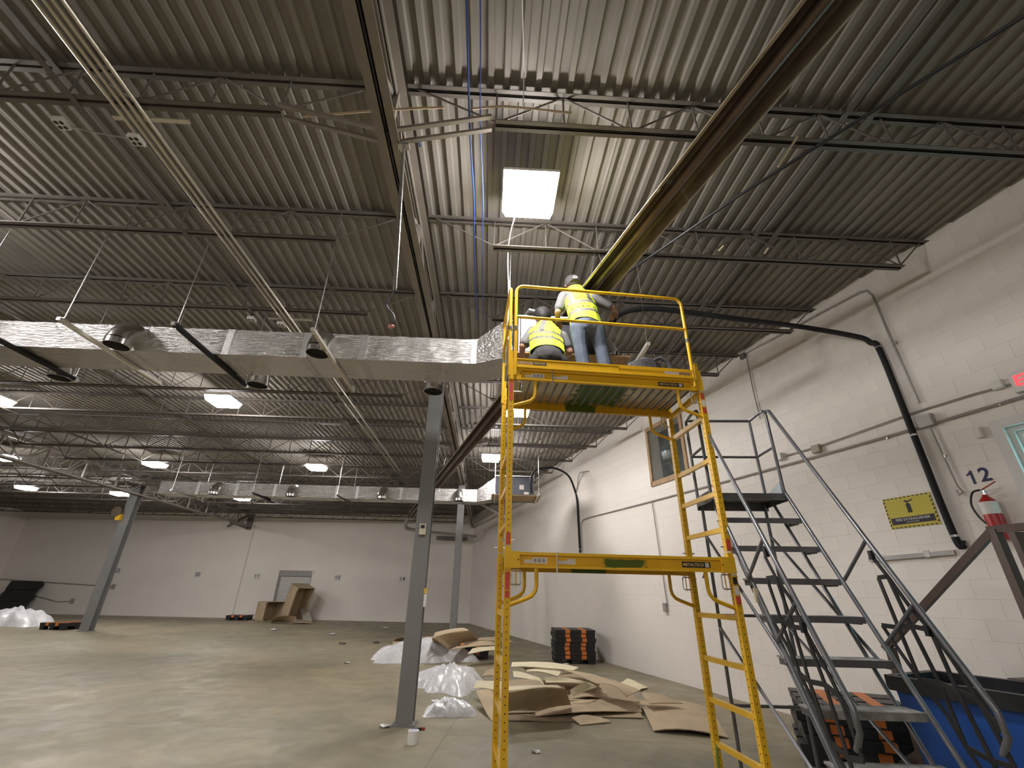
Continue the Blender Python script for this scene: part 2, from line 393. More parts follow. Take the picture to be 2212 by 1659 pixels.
# --- roof joists
JY = [2.72+1.62*k for k in range(-1, 17)]
def chord_mesh(xa, xb, name, dz):
    return MB().mm((xa, -.055, 0), (xb, -.010, .008)).mm((xa, -.016, 0), (xb, -.010, dz)).mm((xa, .010, 0), (xb, .055, .008)).mm((xa, .010, 0), (xb, .016, dz)).mesh(name, steelpaint)
def joist(y, xa, xb, ia, ib, label, group, fine):
    if by((xa+xb)/2)-.3 < y: return None
    th = thing('roof_joist', label, 'joist', (xa, y, 5.5), group)
    Ln = xb-xa
    key = (round(Ln, 2), ia, ib)
    if key not in joist.cache:
        joist.cache[key] = (chord_mesh(0, Ln, 'top_chord', .05), chord_mesh(ia, Ln-ib, 'bottom_chord', .05))
    tcm, bcm = joist.cache[key]
    linkmesh('top_chord', tcm, th, (0, 0, .44)); linkmesh('bottom_chord', bcm, th, (0, 0, 0))
    nb = max(2, int((Ln-ia-ib)/.62)); st = (Ln-ia-ib)/nb
    segs = [((0.08, .46), (ia+.02, .03)), ((Ln-.08, .46), (Ln-ib-.02, .03))]
    for k in range(nb+1):
        xk = ia+k*st; segs.append(((xk, .02), (xk, .46)))
        if k < nb: segs.append(((xk, .03), (xk+st, .46)) if k % 2 == 0 else ((xk, .46), (xk+st, .03)))
    if fine:
        for (a, b), (c, d) in segs:
            kk = (round(c-a, 2), round(d-b, 2))
            if kk not in joist.wm: joist.wm[kk] = MB().tube([(0, 0, 0), (c-a, 0, d-b)], .0095, 6).mesh('web_bar', steelpaint)
            linkmesh('web_bar', joist.wm[kk], th, (a, 0, b))
    else:
        mb = MB()
        for (a, b), (c, d) in segs: mb.bar((xa+a, y, 5.5+b), (xa+c, y, 5.5+d), .02)
        mb.build('web', steelpaint, th)
    return th
joist.cache = {}; joist.wm = {}
for k, y in enumerate(JY):
    o_ = ORD[k]
    joist(y, GX2+.1, GX-.1, .5, .9, f'open-web roof joist left of the middle girder, {o_} row from the camera', 'roof joists of the left bay', 1 <= k <= 6)
    xw = wall_x(y)+.02
    if xw-GX > 1.6: joist(y, GX+.1, xw, .85, .5, f'open-web roof joist right of the middle girder, {o_} row from the camera', 'roof joists of the right bay', 1 <= k <= 6)
    if k >= 3: joist(y, XL, GX2-.1, .5, .5, f'open-web roof joist left of the far left girder, {ORD[k-3]} row in view', 'roof joists of the far left bay', False)
# bridging bars across the joists
for n_, (bx_, bz, ye, lb) in enumerate(((-4.16, 5.925, 27, 'dark bridging angle under the deck, left of the conduit run'), (-3.82, 5.49, 27, 'dark bridging angle under the joists beside the conduit run'), (-8.6, 5.925, 28, 'dark bridging angle under the deck over the long silver duct'), (-12.0, 5.49, 28, 'dark bridging angle under the joists near the far left girder'), (3.36, 5.925, 9, 'dark bridging angle under the deck near the right wall'), (3.62, 5.925, 8, 'dark bridging angle under the deck closest to the right wall'))):
    tag(MB().bar((bx_, .4, bz), (bx_, ye, bz), .05, .012).bar((bx_-.02, .4, bz+.02), (bx_-.02, ye, bz+.02), .008, .045).build('bridging_angle', steelpaint), lb, 'bridging bar', 'bridging bars')
# braces from joist ends down to the girder
def brace(a, b, label):
    a = Vector(a); b = Vector(b); th = thing('girder_brace', label, 'brace', tuple(b)); e = Vector((0, .06, 0))
    for s in (-1, 1): MB().bar(a+e*s, b+e*s, .035, .03).build('brace_angle', girderpaint, th)
brace((-2.02, JY[1], 5.52), (GX-.06, JY[1], 5.27), 'sloping brace from the left joist to the middle girder')
brace((-.12, JY[1], 5.53), (GX+.06, JY[1], 5.27), 'pale sloping pair of braces right of the middle girder')
brace((-.15, JY[7], 5.53), (GX+.06, JY[7], 5.27), 'sloping brace right of the middle girder behind the near column')
brace((-2.0, JY[7], 5.52), (GX-.06, JY[7], 5.27), 'sloping brace left of the middle girder behind the near column')
# bracket under the left girder at the back wall
q = onb(545, 1115)
th = thing('girder_bracket', 'dark triangular steel bracket under the girder at the back wall', 'bracket', tuple(bw(q.x, 5.0, .2)))
MB().bar(bw(q.x, 5.0, .1), bw(q.x, 5.97, .1), .3, .16).build('bracket_post', steelpaint, th)
MB().bar(bw(q.x-1.2, 5.45, .25), bw(q.x, 5.08, .25), .16, .12).build('bracket_arm', steelpaint, th)
MB().bar(bw(q.x-1.3, 5.15, .25), bw(q.x, 5.95, .25), .1, .1).build('bracket_tie', steelpaint, th)
# --- LED panel fixtures
lamp_m = bpy.data.materials.new('lit_diffuser'); lamp_m.use_nodes = True
nt, N, L, B = nodes(lamp_m); B.inputs['Base Color'].default_value = (.9, .9, .9, 1); B.inputs['Emission Color'].default_value = LAMP_COLOR+(1,); B.inputs['Emission Strength'].default_value = LAMP_RADIANCE
def lens(c, hx_, hy_, e):
    mb = MB(); c = Vector(c); lo = [c+Vector((a*(hx_-e), b*(hy_-e), 0)) for a, b in ((-1, -1), (1, -1), (1, 1), (-1, 1))]; hi = [c+Vector((a*(hx_-.008), b*(hy_-.008), .109)) for a, b in ((-1, -1), (1, -1), (1, 1), (-1, 1))]
    mb.v = lo+hi; mb.f = [(0, 3, 2, 1), (4, 5, 6, 7), (0, 1, 5, 4), (1, 2, 6, 5), (2, 3, 7, 6), (3, 0, 4, 7)]; return mb
def lamp(x, y, z, label, sx=.58, sy=.57, rz=0.0):
    th = thing('ceiling_light', label, 'ceiling light', (x, y, z), 'square LED panel lights')
    o = MB().mm((x-sx/2, y-sy/2, z+.110), (x+sx/2, y+sy/2, z+.145)).build('housing', white, th)
    lens((x, y, z), sx/2, sy/2, .04).build('diffuser', lamp_m, th)
    for s in (-1, 1): MB().tube([(x+s*sx*.3, y, z+.145), (x+s*sx*.3, y, 5.99)], .003, 5).build('hanger_wire', steel, th)
lamp(.30, 3.51, 5.44, 'large glaring square light panel above the scaffold')
lamp(-6.26, 9.85, 5.44, 'square light panel just below the near silver duct on the left')
for (px, py, lb) in ((333, 1007, 'square light panel over the top of the far left column'), (683, 1014, 'square light panel above the middle of the far duct'), (1060, 994, 'square light panel beside the scaffold above the far air handler'), (1118, 893, 'square light panel seen just under the upper scaffold deck'), (55, 1057, 'square light panel low at the far left near the corner'), (8, 993, 'square light panel cut by the left picture edge, lower one'), (258, 1070, 'small distant light panel left of the far left column top'), (522, 1080, 'distant light panel just under the far duct by the wall bracket'), (-20, 868, 'square light panel at the left picture edge, upper one')):
    q = onz(px, py, 5.44); lamp(q.x, q.y, 5.44, lb)
lamp(-6.6, 3.45, 5.44, 'square light panel left of the picture over the near duct')
for x_, y_ in ((-1.5, -4.5), (-7.5, -3.0)):
    lamp(x_, y_, 5.44, 'square light panel behind the camera, ' + ('nearer the girder' if x_ > -3 else 'farther left'))
# ================================================================== overhead services
foil = bpy.data.materials.new('foil_wrap'); foil.use_nodes = True
nt, N, L, B = nodes(foil); B.inputs['Metallic'].default_value = .95; B.inputs['Base Color'].default_value = (.60, .585, .57, 1); B.inputs['Roughness'].default_value = .24
tc = N('ShaderNodeTexCoord'); mp = N('ShaderNodeMapping'); mp.inputs['Scale'].default_value = (5, 34, 34); L(tc.outputs['Object'], mp.inputs[0])
n1 = N('ShaderNodeTexNoise'); n1.inputs['Scale'].default_value = 1.6; n1.inputs['Detail'].default_value = 6; n1.inputs['Distortion'].default_value = .5; L(mp.outputs[0], n1.inputs['Vector'])
n2 = N('ShaderNodeTexNoise'); n2.inputs['Scale'].default_value = 3.0; n2.inputs['Detail'].default_value = 3; L(tc.outputs['Object'], n2.inputs['Vector'])
hh = math_node(nt, 'ADD', n1.outputs['Fac'], math_node(nt, 'MULTIPLY', n2.outputs['Fac'], 1.6))
bp = N('ShaderNodeBump'); bp.inputs['Strength'].default_value = 1.0; bp.inputs['Distance'].default_value = .03; L(hh, bp.inputs['Height']); L(bp.outputs[0], B.inputs['Normal'])
foiltape = mat('foil_tape', (.50, .485, .47), .35, .9, .1, 20, .5, 60)
sheetmetal = mat('duct_elbow_metal', (.58, .56, .53), .2, .95, .1, 5)
hole_m = mat('duct_inside', (.01, .01, .01), .9, 0, 0)

def elbow(th, x, yface, z, side, r=.135):
    """round takeoff leaving the duct side and turning down"""
    e = thing('takeoff_elbow', None, None, (0, 0, 0)); e.parent = th; e.location = Vector((x, yface, z))-wloc(th)
    if 'category' in e: del e['category']
    c = Vector((x, yface+side*.03, z-.19))
    path = [Vector((x, yface-side*.02, z))]+arc(c, (0, 0, 1), (0, side, 0), .19, 0, math.pi/2, 6)
    MB().tube(path, r, 16, caps=False).build('elbow_shell', sheetmetal, e, True)
    p = path[-1]
    MB().lathe([(r+.004, 0), (r+.004, -.07), (r-.004, -.07), (r-.006, -.01)], p, 18).build('collar', sheetmetal, e, True)
    MB().lathe([(r-.007, 0), (r-.007, .002)], p+Vector((0, 0, -.03)), 18).build('dark_mouth', hole_m, e)
def duct(th, xa, xb, y0, y1, z0, z1, joints):
    cuts = [xa]+[j for j in sorted(joints) if xa < j < xb]+[xb]
    for a, b in zip(cuts, cuts[1:]): MB().mm((a, y0, z0), (b, y1, z1)).build('duct_section', foil, th)
    for j in cuts[1:-1]:
        MB().mm((j-.045, y0-.004, z0-.004), (j+.045, y1+.004, z1+.004)).build('tape_band', foiltape, th)
def transition(th, pts_lo, pts_hi, name='duct_transition'):
    mb = MB(); i = 0; mb.v = [Vector(p) for p in pts_lo+pts_hi]
    for q in ((0,3,2,1),(4,5,6,7),(0,1,5,4),(1,2,6,5),(2,3,7,6),(3,0,4,7)): mb.f.append(q)
    return mb.build(name, foil, th)
DZ0, DZ1, DY0, DY1 = 4.27, 4.63, 5.12, 5.70
near = thing('insulated_duct', 'long foil-wrapped rectangular air duct hanging in front of the nearest column', 'duct', (-5, 5.4, DZ0))
duct(near, -11.0, -.27, DY0, DY1, DZ0, DZ1, [-9.4, -7.6, -4.62, -3.42, -2.45, -1.72])
# dished end piece turning up to the air handler
transition(near, [(-.27, DY0, DZ0), (.20, 4.86, DZ0), (.20, 5.44, DZ0), (-.27, DY1, DZ0)], [(-.27, DY0, DZ1), (.20, 4.86, 4.86), (.20, 5.44, 4.86), (-.27, DY1, DZ1)])
MB().bar((-.28, DY0-.006, DZ0), (-.28, DY0-.006, DZ1), .09, .006).build('tape_band', foiltape, near)
for px, py in ((258, 752), (690, 762)): elbow(near, ony(px, py, 4.95).x, DY0, 4.47, -1)
for px, py in ((130, 806), (555, 828), (935, 843)): elbow(near, ony(px, py, 5.9).x, DY1, 4.47, 1)
elbow(near, -7.4, DY0, 4.47, -1); elbow(near, -8.4, DY1, 4.47, 1)
far = thing('insulated_duct', 'distant foil-wrapped air duct running to the air handler near the corner', 'duct', (-5, 15, 4.27))
FY0, FY1 = 14.75, 15.33
duct(far, onz(345, 1075, 4.27).x*.96, -.45, FY0, FY1, 4.27, 4.66, [-9.3, -8.1, -6.9, -4.95, -4.3, -2.9, -1.9, -.9])
transition(far, [(-.45, FY0, 4.27), (.12, 14.2, 4.27), (.12, 14.8, 4.27), (-.45, FY1, 4.27)], [(-.45, FY0, 4.66), (.12, 14.2, 4.95), (.12, 14.8, 4.95), (-.45, FY1, 4.66)])
for px in (467, 632, 828, 992): elbow(far, ony(px, 1060, 14.6).x, FY0, 4.5, -1, .15)
# --- trapeze struts and rods
def trapeze(x, y0, y1, z, ztop, label, m_, sleeve=None, group='trapeze hangers under the near duct'):
    th = thing('trapeze_hanger', label, 'hanger', (x, (y0+y1)/2, z-.05), group)
    MB().mm((x-.021, y0-.06, z-.042), (x+.021, y1+.06, z-.003)).build('strut_channel', m_, th)
    if sleeve: MB().tube([(x, y0+sleeve[0]*(y1-y0), z-.022), (x, y0+sleeve[1]*(y1-y0), z-.022)], .032, 10).build('foam_sleeve', rubber, th)
    for y in (y0, y1):
        MB().tube([(x, y, z-.06), (x, y, ztop)], .006, 6).build('threaded_rod', galv, th)
        MB().mm((x-.03, y-.03, z), (x+.03, y+.03, z+.012)).build('square_washer', galv, th)
for x_, lb, m_, sl in ((-2.06, 'bare steel trapeze hanger under the near duct, closest to the girder', conduit_m, None), (-3.58, 'black-sleeved trapeze hanger under the near duct, right one of two', galv, (-.02, 1.0)), (-4.80, 'bare steel trapeze hanger under the near duct beside the front elbow', conduit_m, None), (-5.95, 'black-sleeved trapeze hanger under the near duct, leftmost in view', galv, (-.02, 1.0))):
    trapeze(x_, 4.43, 6.0, 4.265, 5.5, lb, m_, sl)
for px, lb, sl, pm in ((575, 'dark trapeze hanger under the far duct by the wall bracket', (-.02, 1), galv), (748, 'brown trapeze hanger under the middle of the far duct', None, tubemetal), (410, 'thin trapeze hanger under the left end of the far duct', None, galv)):
    trapeze(ony(px, 1072, 15).x, 14.1, 15.7, 4.265, 5.5, lb, pm, sl, 'trapeze hangers under the far duct')
# --- conduit run with outlet boxes
for i, x_ in enumerate((-3.46, -3.39, -3.32, -3.25)):
    ye = (3.12, 15.8, 8.9, 15.8)[i]
    tag(MB().tube([(x_, -2.5, 5.46), (x_, ye, 5.46)], .0165, 8).build('conduit_pipe', conduit_m, smooth=True), f'thin steel conduit crossing the left bay, {["leftmost of four, ending at an outlet box", "second from the left of four", "third from the left of four", "rightmost of four"][i]}', 'conduit', 'parallel conduits under the left bay')
def outlet_box(c, label, s=.105):
    c = Vector(c); th = thing('outlet_box', label, 'outlet box', tuple(c), 'quad outlet boxes under the left bay')
    MB().box(c+Vector((0, 0, .03)), s, s, .05).build('box_body', white, th)
    for dx in (-1, 1):
        for dy in (-1, 1): MB().lathe([(.018, 0), (.018, .004)], c+Vector((dx*.024, dy*.024, .003)), 12).build('receptacle', ink, th)
for px, py, lb in ((292, 306, 'white quad outlet box hanging at the end of the conduit run'), (131, 271, 'white quad outlet box left of the conduit run'), (543, 693, 'white quad outlet box above the near duct, left of two'), (607, 704, 'white quad outlet box above the near duct, right of two')):
    outlet_box(onz(px, py, 5.40), lb)
for px, py, lb in ((325, 259, 'short steel channel crossing the conduits under the joist'), (625, 690, 'short steel channel under the second joist beside the conduits')):
    q = onz(px, py, 5.48); tag(MB().mm((q.x-.33, q.y-.02, 5.477), (q.x+.35, q.y+.02, 5.497)).build('strut_channel', conduit_m), lb, 'channel')
tag(MB().tube(bez([onz(135, 268, 5.43), onz(200, 285, 5.45), onz(285, 300, 5.43)]), .007, 6).build('flexible_cable', greypipe), 'grey flexible cable between two outlet boxes', 'cable')
# blue data cables along the joists
for x_, lb in ((-.32, 'thick blue data cable running along the roof above the light'), (-.22, 'thin blue data cable beside the thick one')):
    tag(MB().tube(bez([(x_, .4, 5.6), (x_+.01, 1.8, 5.52), (x_, 2.72, 5.50), (x_+.02, 3.6, 5.46), (x_, 4.34, 5.49), (x_, 6.0, 5.5)]), .010 if x_ < -.3 else .006, 6).build('data_cable', bluewire, smooth=True), lb, 'cable')
# white cords near the lamp
tag(MB().tube(bez([(.17, 3.76, 5.50), ony(1102, 505, 4.2), ony(1097, 560, 4.45), ony(1099, 640, 4.5), ony(1097, 700, 4.5), ony(1092, 790, 4.62)]), .008, 6).build('power_cord', whitewire, smooth=True), 'white power cord dropping from the light to the scaffold corner', 'cord')
for k, (pts, lb) in enumerate((([(655, 252), (800, 240), (860, 236), (960, 232)], 'pale flexible cable strung along the first joist, left of the lamp'), ([(1020, 235), (1080, 230), (1128, 233), (1235, 244)], 'pale flexible cable strung along the first joist, over the lamp'))):
    tag(MB().tube(bez([onz(x_, y_, 5.56) for x_, y_ in pts]), .010, 6).build('flexible_cable', mat('pale_cable', (.55, .42, .28), .5, 0, .1), smooth=True), lb, 'cable')
tag(MB().tube([onz(1128, 0, 5.9), onz(1132, 160, 5.9), onz(1130, 230, 5.57)], .006, 6).build('drop_cord', whitewire), 'white cord hanging from the deck to the first joist', 'cord')
# loose conduit drop hanging from the girder
a = onz(872, 318, 5.22); b = ony(853, 625, a.y+.02)
th = thing('hanging_conduit', 'shiny conduit length hanging loose from the girder', 'conduit', tuple(b))
MB().tube([a, b], .016, 10).build('conduit_tube', steel, th, True)
MB().mm(a-Vector((.05, .03, -.0)), a+Vector((.05, .03, .03))).build('beam_clamp', galv, th)
MB().tube(bez([b, ony(838, 650, a.y), ony(836, 662, a.y), ony(850, 680, a.y), ony(852, 695, a.y), ony(845, 705, a.y)]), .005, 6).build('loose_wire', mat('wire_dark', (.03, .04, .08), .5, 0, 0), th, True)
q = ony(845, 705, a.y); MB().lathe([(.004, -.02), (.016, -.012), (.016, .012), (.006, .02)], q, 8, 'x').build('wire_nut', mat('wire_nut_red', (.75, .3, .22), .5, 0, 0), th)
tag(MB().tube(bez([a+Vector((0, 0, .04)), a+Vector((.04, 0, .12)), a+Vector((.1, .05, .16)), a+Vector((.14, .02, .05))]), .008, 6).build('flexible_cable', bluewire), 'short blue cable looped over the girder brace', 'cable')
# --- radiant tube heater, parallel to the right wall
HZ = 5.0
def hx(y): return 2.03-.275*(y-1.4)
HD = Vector((-.275, 1, 0)).normalized(); HS = Vector((HD.y, -HD.x, 0))
th = thing('tube_heater', 'long brown radiant tube heater with metal reflector crossing the roof at a slant', 'heater', (hx(10), 10, HZ))
prof = [(-.185, .0), (-.165, -.012), (-.13, .09), (-.075, .16), (.075, .16), (.13, .09), (.165, -.012), (.185, .0)]
cuts = [-1.2, 2.95, 6.0, 9.0, 12.1, 15.2, 18.3, 23.8]
for y0, y1 in zip(cuts, cuts[1:]):
    mb = MB()
    for (xa, za), (xb, zb) in zip(prof, prof[1:]):
        P0 = Vector((hx(y0), y0+.006, HZ)); P1 = Vector((hx(y1), y1-.006, HZ))
        A = HS*xa+Vector((0, 0, za)); B_ = HS*xb+Vector((0, 0, zb)); nrm = HD.cross(B_-A).normalized()*.004
        mb.prism([P0+A, P0+B_, P1+B_, P1+A], nrm)
    mb.build('reflector', brownmetal, th)
    P = Vector((hx(y1), y1, HZ))
    mb = MB()
    for (xa, za), (xb, zb) in zip(prof, prof[1:]): mb.bar(P+HS*xa+Vector((0, 0, za-.004)), P+HS*xb+Vector((0, 0, zb-.004)), .04, .006, HD.cross(Vector((xb-xa, 0, zb-za))))
    if y1 < 23: mb.build('joint_strap', greypipe, th)
for s_ in (-1, 1): MB().bar(Vector((hx(-1.2), -1.2, HZ-.004))+HS*.178*s_, Vector((hx(23.8), 23.8, HZ-.004))+HS*.178*s_, .018, .010).build('edge_lip', mat('lip_metal', (.55, .47, .33), .4, .5), th)
for s in (-.055,):
    MB().tube([Vector((hx(-1.2), -1.2, HZ+.06)), Vector((hx(23.8), 23.8, HZ+.06))], .05, 14).build('burner_tube', tubemetal, th, True)
for y in (.5, 4.34, 7.58, 10.82, 14.06, 18.9):
    for s in (-1, 1): MB().tube([Vector((hx(y), y, HZ+.15))+HS*.1*s, Vector((hx(y), y, 5.5 if y > 1 else 5.9))+HS*.03*s], .003, 5).build('hanger_chain', galv, th)
e1 = Vector((hx(23.8), 23.8, HZ+.06)); ev = ony(872, 1122, 22.5)
MB().tube(bez([e1, e1+HD*.8+Vector((0, 0, -.02)), Vector((hx(25.2), 25.2, HZ-.12)), Vector((hx(25.4)+.1, 25.5, HZ-.3)), Vector((hx(25.4)+.6, 25.7, HZ-.36))], 6), .09, 12).build('exhaust_elbow', greypipe, th, True)
tag(MB().tube([Vector((hx(25.4)+.55, 25.7, HZ-.38)), Vector((-.75, 27.2, HZ-.46))], .06, 10).build('exhaust_pipe', greypipe, smooth=True), 'grey exhaust pipe running from the heater elbow to the right wall', 'pipe')
tag(MB().tube([ony(1022, 1058+22, 20), ony(1090, 1116, 17.5)], .05, 10).build('sprinkler_pipe', greypipe, smooth=True), 'grey pipe crossing the far corner under the duct', 'pipe')
tag(MB().bar(bw(-3.2, 4.62, .3), bw(-1.3, 4.58, .3), .12, .22).build('wall_beam', steelpaint), 'short dark beam on the back wall in the corner', 'beam')
# black gas line crossing the right bay
tag(MB().tube([onz(2330, -40, 5.43), onz(2212, 35, 5.43), onz(1907, 227, 5.43), onz(1600, 420, 5.43), onz(1310, 620, 5.43), onz(1180, 720, 5.43)], .017, 8).build('gas_pipe', black, smooth=True), 'thin black gas pipe slanting across the roof of the right bay', 'pipe')
for pts, lb in (((1723, 295, 1681, 360), 'cream strip of tape hanging off the first joist near the wall'), ((1563, 530, 1552, 542), 'small cream tag on the second joist, left one'), ((1660, 535, 1651, 548), 'small cream tag on the second joist, right one')):
    a = onz(pts[0], pts[1], 5.5); b = ony(pts[2], pts[3], a.y+.05); tag(MB().bar(a, b, .02, .006, (0, 1, 0)).build('tape_strip', card_pale), lb, 'tape strip')
# --- air handlers on hung shelves
def hose(pts, r, label, clips=(), name='insulated_hose'):
    th = thing(name, label, 'hose', tuple(pts[-1]))
    P = bez(pts, 8); MB().tube(P, r, 10).build('hose_sleeve', rubber, th, True)
    for k in clips:
        c = P[int(k*(len(P)-1))]; d = (P[min(int(k*(len(P)-1))+1, len(P)-1)]-c).normalized()
        MB().tube([c-d*.012, c+d*.012], r+.004, 10).build('hose_clip', galv, th)
def shelf(x0, x1, y0, y1, z, label, m_, rods):
    th = thing('hung_shelf', label, 'shelf', ((x0+x1)/2, (y0+y1)/2, z-.06))
    MB().mm((x0, y0, z), (x1, y1, z+.018)).build('board', m_, th)
    for x in rods:
        MB().mm((x-.021, y0-.38, z-.042), (x+.021, y1+.1, z-.001)).build('strut_channel', conduit_m, th)
        for y in (y0-.34, y1+.06): MB().tube([(x, y, z-.06), (x, y, 5.52)], .006, 6).build('threaded_rod', steel, th)
shelf(.22, 1.66, 4.78, 5.55, 4.27, 'strand-board shelf hung on rods right behind the workers', osb, (.14, 1.76))
unitw = mat('unit_white', (.40, .39, .38), .5, 0, .06)
u = thing('air_handler', 'opened white and black air handler that the two workers are fitting', 'air handler', (.95, 5.2, 4.29))
MB().mm((.28, 4.86, 4.30), (1.58, 5.5, 4.345)).build('drain_pan', black, u)
MB().mm((.30, 5.40, 4.345), (1.42, 5.44, 4.92)).build('back_panel', mat('unit_grey', (.30, .30, .31), .5, .3), u)
MB().mm((.30, 4.93, 4.90), (1.42, 5.44, 4.925)).build('top_panel', unitw, u)
MB().mm((.28, 4.92, 4.345), (.30, 5.44, 4.92)).build('side_panel', unitw, u)
MB().mm((1.40, 4.98, 4.345), (1.43, 5.44, 4.86)).build('side_panel', unitw, u)
MB().mm((.31, 4.90, 4.36), (.62, 4.93, 4.88)).build('front_panel', unitw, u)
MB().mm((.80, 5.0, 4.35), (1.36, 5.36, 4.84)).build('coil_block', black, u)
for y_ in (4.96, 5.05, 5.13): MB().tube([(1.30, y_, 4.36), (1.30, y_, 4.78)], .022, 8).build('copper_riser', mat('copper', (.45, .2, .1), .3, .9), u, True)
lid = thing('filter_cover', 'curved white filter cover standing at the right end of the air handler', 'cover', (1.52, 4.95, 4.345))
P = arc((1.30, 4.9, 4.40), (1, 0, 0), (0, 0, 1), .22, -.2, 1.0, 8)
mb = MB()
for p_, q_ in zip(P, P[1:]): mb.prism([p_, q_, q_+Vector((0, .12, 0)), p_+Vector((0, .12, 0))], (.025, 0, 0))
mb.mm((1.50, 4.9, 4.345), (1.54, 5.02, 4.42)); mb.build('cover_shell', unitw, lid)
MB().mm((1.40, 4.95, 4.345), (1.44, 5.0, 4.50)).build('cover_foot', unitw, lid)
tag(MB().box((.48, 4.95, 4.96), .2, .16, .03, .3).build('loose_bracket', mat('unit_grey', (.30, .30, .31), .5, .3)), 'small grey bracket lying on top of the air handler', 'bracket')
shelf(.02, 1.5, 13.45, 14.45, 4.25, 'plywood shelf hung below the distant air handler', ply, (.12, 1.40))
u = thing('air_handler', 'closed dark grey air handler on the distant plywood shelf', 'air handler', (.7, 14.2, 4.27))
hm = mat('handler_grey', (.045, .048, .06), .4, .3, .15, 3)
MB().mm((.13, 13.9, 4.32), (.73, 14.6, 4.93)).build('cabinet', hm, u); MB().mm((.735, 13.9, 4.32), (1.32, 14.6, 4.90)).build('cabinet', hm, u)
MB().mm((.10, 13.88, 4.925), (1.34, 14.62, 4.95)).build('top_flange', galv, u); MB().mm((.05, 13.6, 4.27), (1.38, 14.7, 4.315)).build('drain_pan', black, u)
MB().mm((.88, 13.88, 4.52), (1.02, 13.9, 4.66)).build('label_plate', paper, u)
tag(MB().box((1.08, 13.68, 4.355), .14, .1, .08).build('condensate_pump', white), 'small white condensate pump on the distant shelf', 'pump')
hose([(1.25, 13.85, 4.45), ony(1146, 1040, 13.8), ony(1152, 1021, 13.85), ony(1168, 1012, 13.95), ony(1200, 1012, 14.2), ony(1228, 1028, 14.45)]+[wp(*onw(x_, y_, .05), .05) for x_, y_ in ((1242, 1060), (1247, 1085), (1250, 1135), (1253, 1194))], .033, 'black insulated hose arching from the distant air handler down the right wall', (.72, .99))
hs = onw(1903, 760, .05); he = onw(2063, 1158, .05)
hose([ony(1318, 700, 4.95), ony(1345, 676, 5.0), ony(1400, 667, 5.05), ony(1480, 674, 5.1), ony(1600, 690, 5.15), wp(onw(1730, 706, .55)[0], onw(1730, 706, .55)[1], .55), wp(onw(1850, 727, .12)[0], onw(1850, 727, .12)[1], .12), wp(onw(1880, 740, .06)[0], onw(1880, 740, .06)[1], .06), wp(hs[0], hs[1], .06), wp((hs[0]+he[0])/2, (hs[1]+he[1])/2, .06), wp(*he, .06), wp(he[0]-.06, he[1]-.09, .03)], .038, 'thick black insulated hose from the near air handler over to and down the right wall', (.72, .82, .91))
# ================================================================== things on the right wall
def wbox(mb, s0, s1, z0, z1, d0, d1): return mb.prism([wp(s0, z0, d0), wp(s1, z0, d0), wp(s1, z1, d0), wp(s0, z1, d0)], -WN*(d1-d0))
def wpx(px, py, d=0.0): s, z = onw(px, py, d); return wp(s, z, d)
def wall_conduit(pts, r, label, clips=()):
    P = [wpx(x_, y_, .03) for x_, y_ in pts]
    th = thing('wall_conduit', label, 'conduit', tuple(P[0]), 'conduits on the right wall')
    MB().tube(P, r, 8).build('conduit_tube', greypipe, th, True)
    for c in clips:
        q = wpx(*c, .03); MB().box(q, .02, .02, .035).build('pipe_strap', greypipe, th)
wall_conduit([(2300, 830), (2212, 856), (2014, 915), (1732, 995), (1556, 1043), (1411, 1082), (1275, 1117), (1260, 1122), (1255, 1132), (1257, 1192)], .016, 'long grey conduit sloping across the right wall in the picture', ((2160, 872), (1917, 946)))
wall_conduit([(2190, 828), (2100, 852), (1980, 889), (1775, 962), (1695, 985)], .010, 'thin conduit above the long one leading from the exit sign', ())
wall_conduit([(1610, 762), (1700, 716), (1780, 672), (1855, 632), (1872, 628), (1885, 638), (1930, 745), (1985, 870)], .014, 'grey conduit looping high up the right wall beside the black hose', ((1935, 740), (1765, 680)))
wall_conduit([(1612, 768), (1625, 835), (1642, 905)], .010, 'thin vertical conduit high on the wall above the rolling ladder')
wall_conduit([(2008, 920), (2045, 1000), (2068, 1050), (2080, 1062), (2073, 1070), (2066, 1058)], .010, 'white-painted conduit dropping to a hook left of the number 12', ((2042, 985),))
wall_conduit([(1408, 1083), (1425, 1200), (1441, 1305)], .012, 'thin vertical conduit down to the wall outlet behind the scaffold')
wall_conduit([(1272, 1018), (1253, 1020), (1248, 1032), (1247, 1062)], .012, 'short bent conduit beside the distant black hose')
def wall_box(px, py, w, h, t, m_, label, name='junction_box'):
    s, z = onw(px, py); th = thing(name, label, 'junction box', tuple(wp(s, z)))
    wbox(MB(), s-w/2, s+w/2, z-h/2, z+h/2, .002, t).build('box_body', m_, th); wbox(MB(), s-w/2+.01, s+w/2-.01, z-h/2+.01, z+h/2-.01, t, t+.006).build('cover_plate', m_, th); return th
wall_box(1767, 970, .14, .12, .06, mat('box_beige', (.36, .32, .24), .5), 'beige square junction box on the thin wall conduit')
wall_box(1688, 987, .11, .11, .07, white, 'bright white junction box at the end of the thin wall conduit')
wall_box(2005, 910, .17, .15, .07, greypipe, 'grey junction box where the wall conduits cross')
wall_box(2160, 832, .10, .10, .06, white, 'white junction box beside the exit sign')
wall_box(2118, 935, .07, .12, .05, white, 'small white sensor box beside the lit door frame', 'sensor_box')
wall_box(1440, 1312, .12, .17, .06, greypipe, 'grey wall outlet on the right wall behind the scaffold', 'outlet_box')
wall_box(1608, 770, .12, .10, .06, steelpaint, 'dark junction box at the top of the wall under the roof')
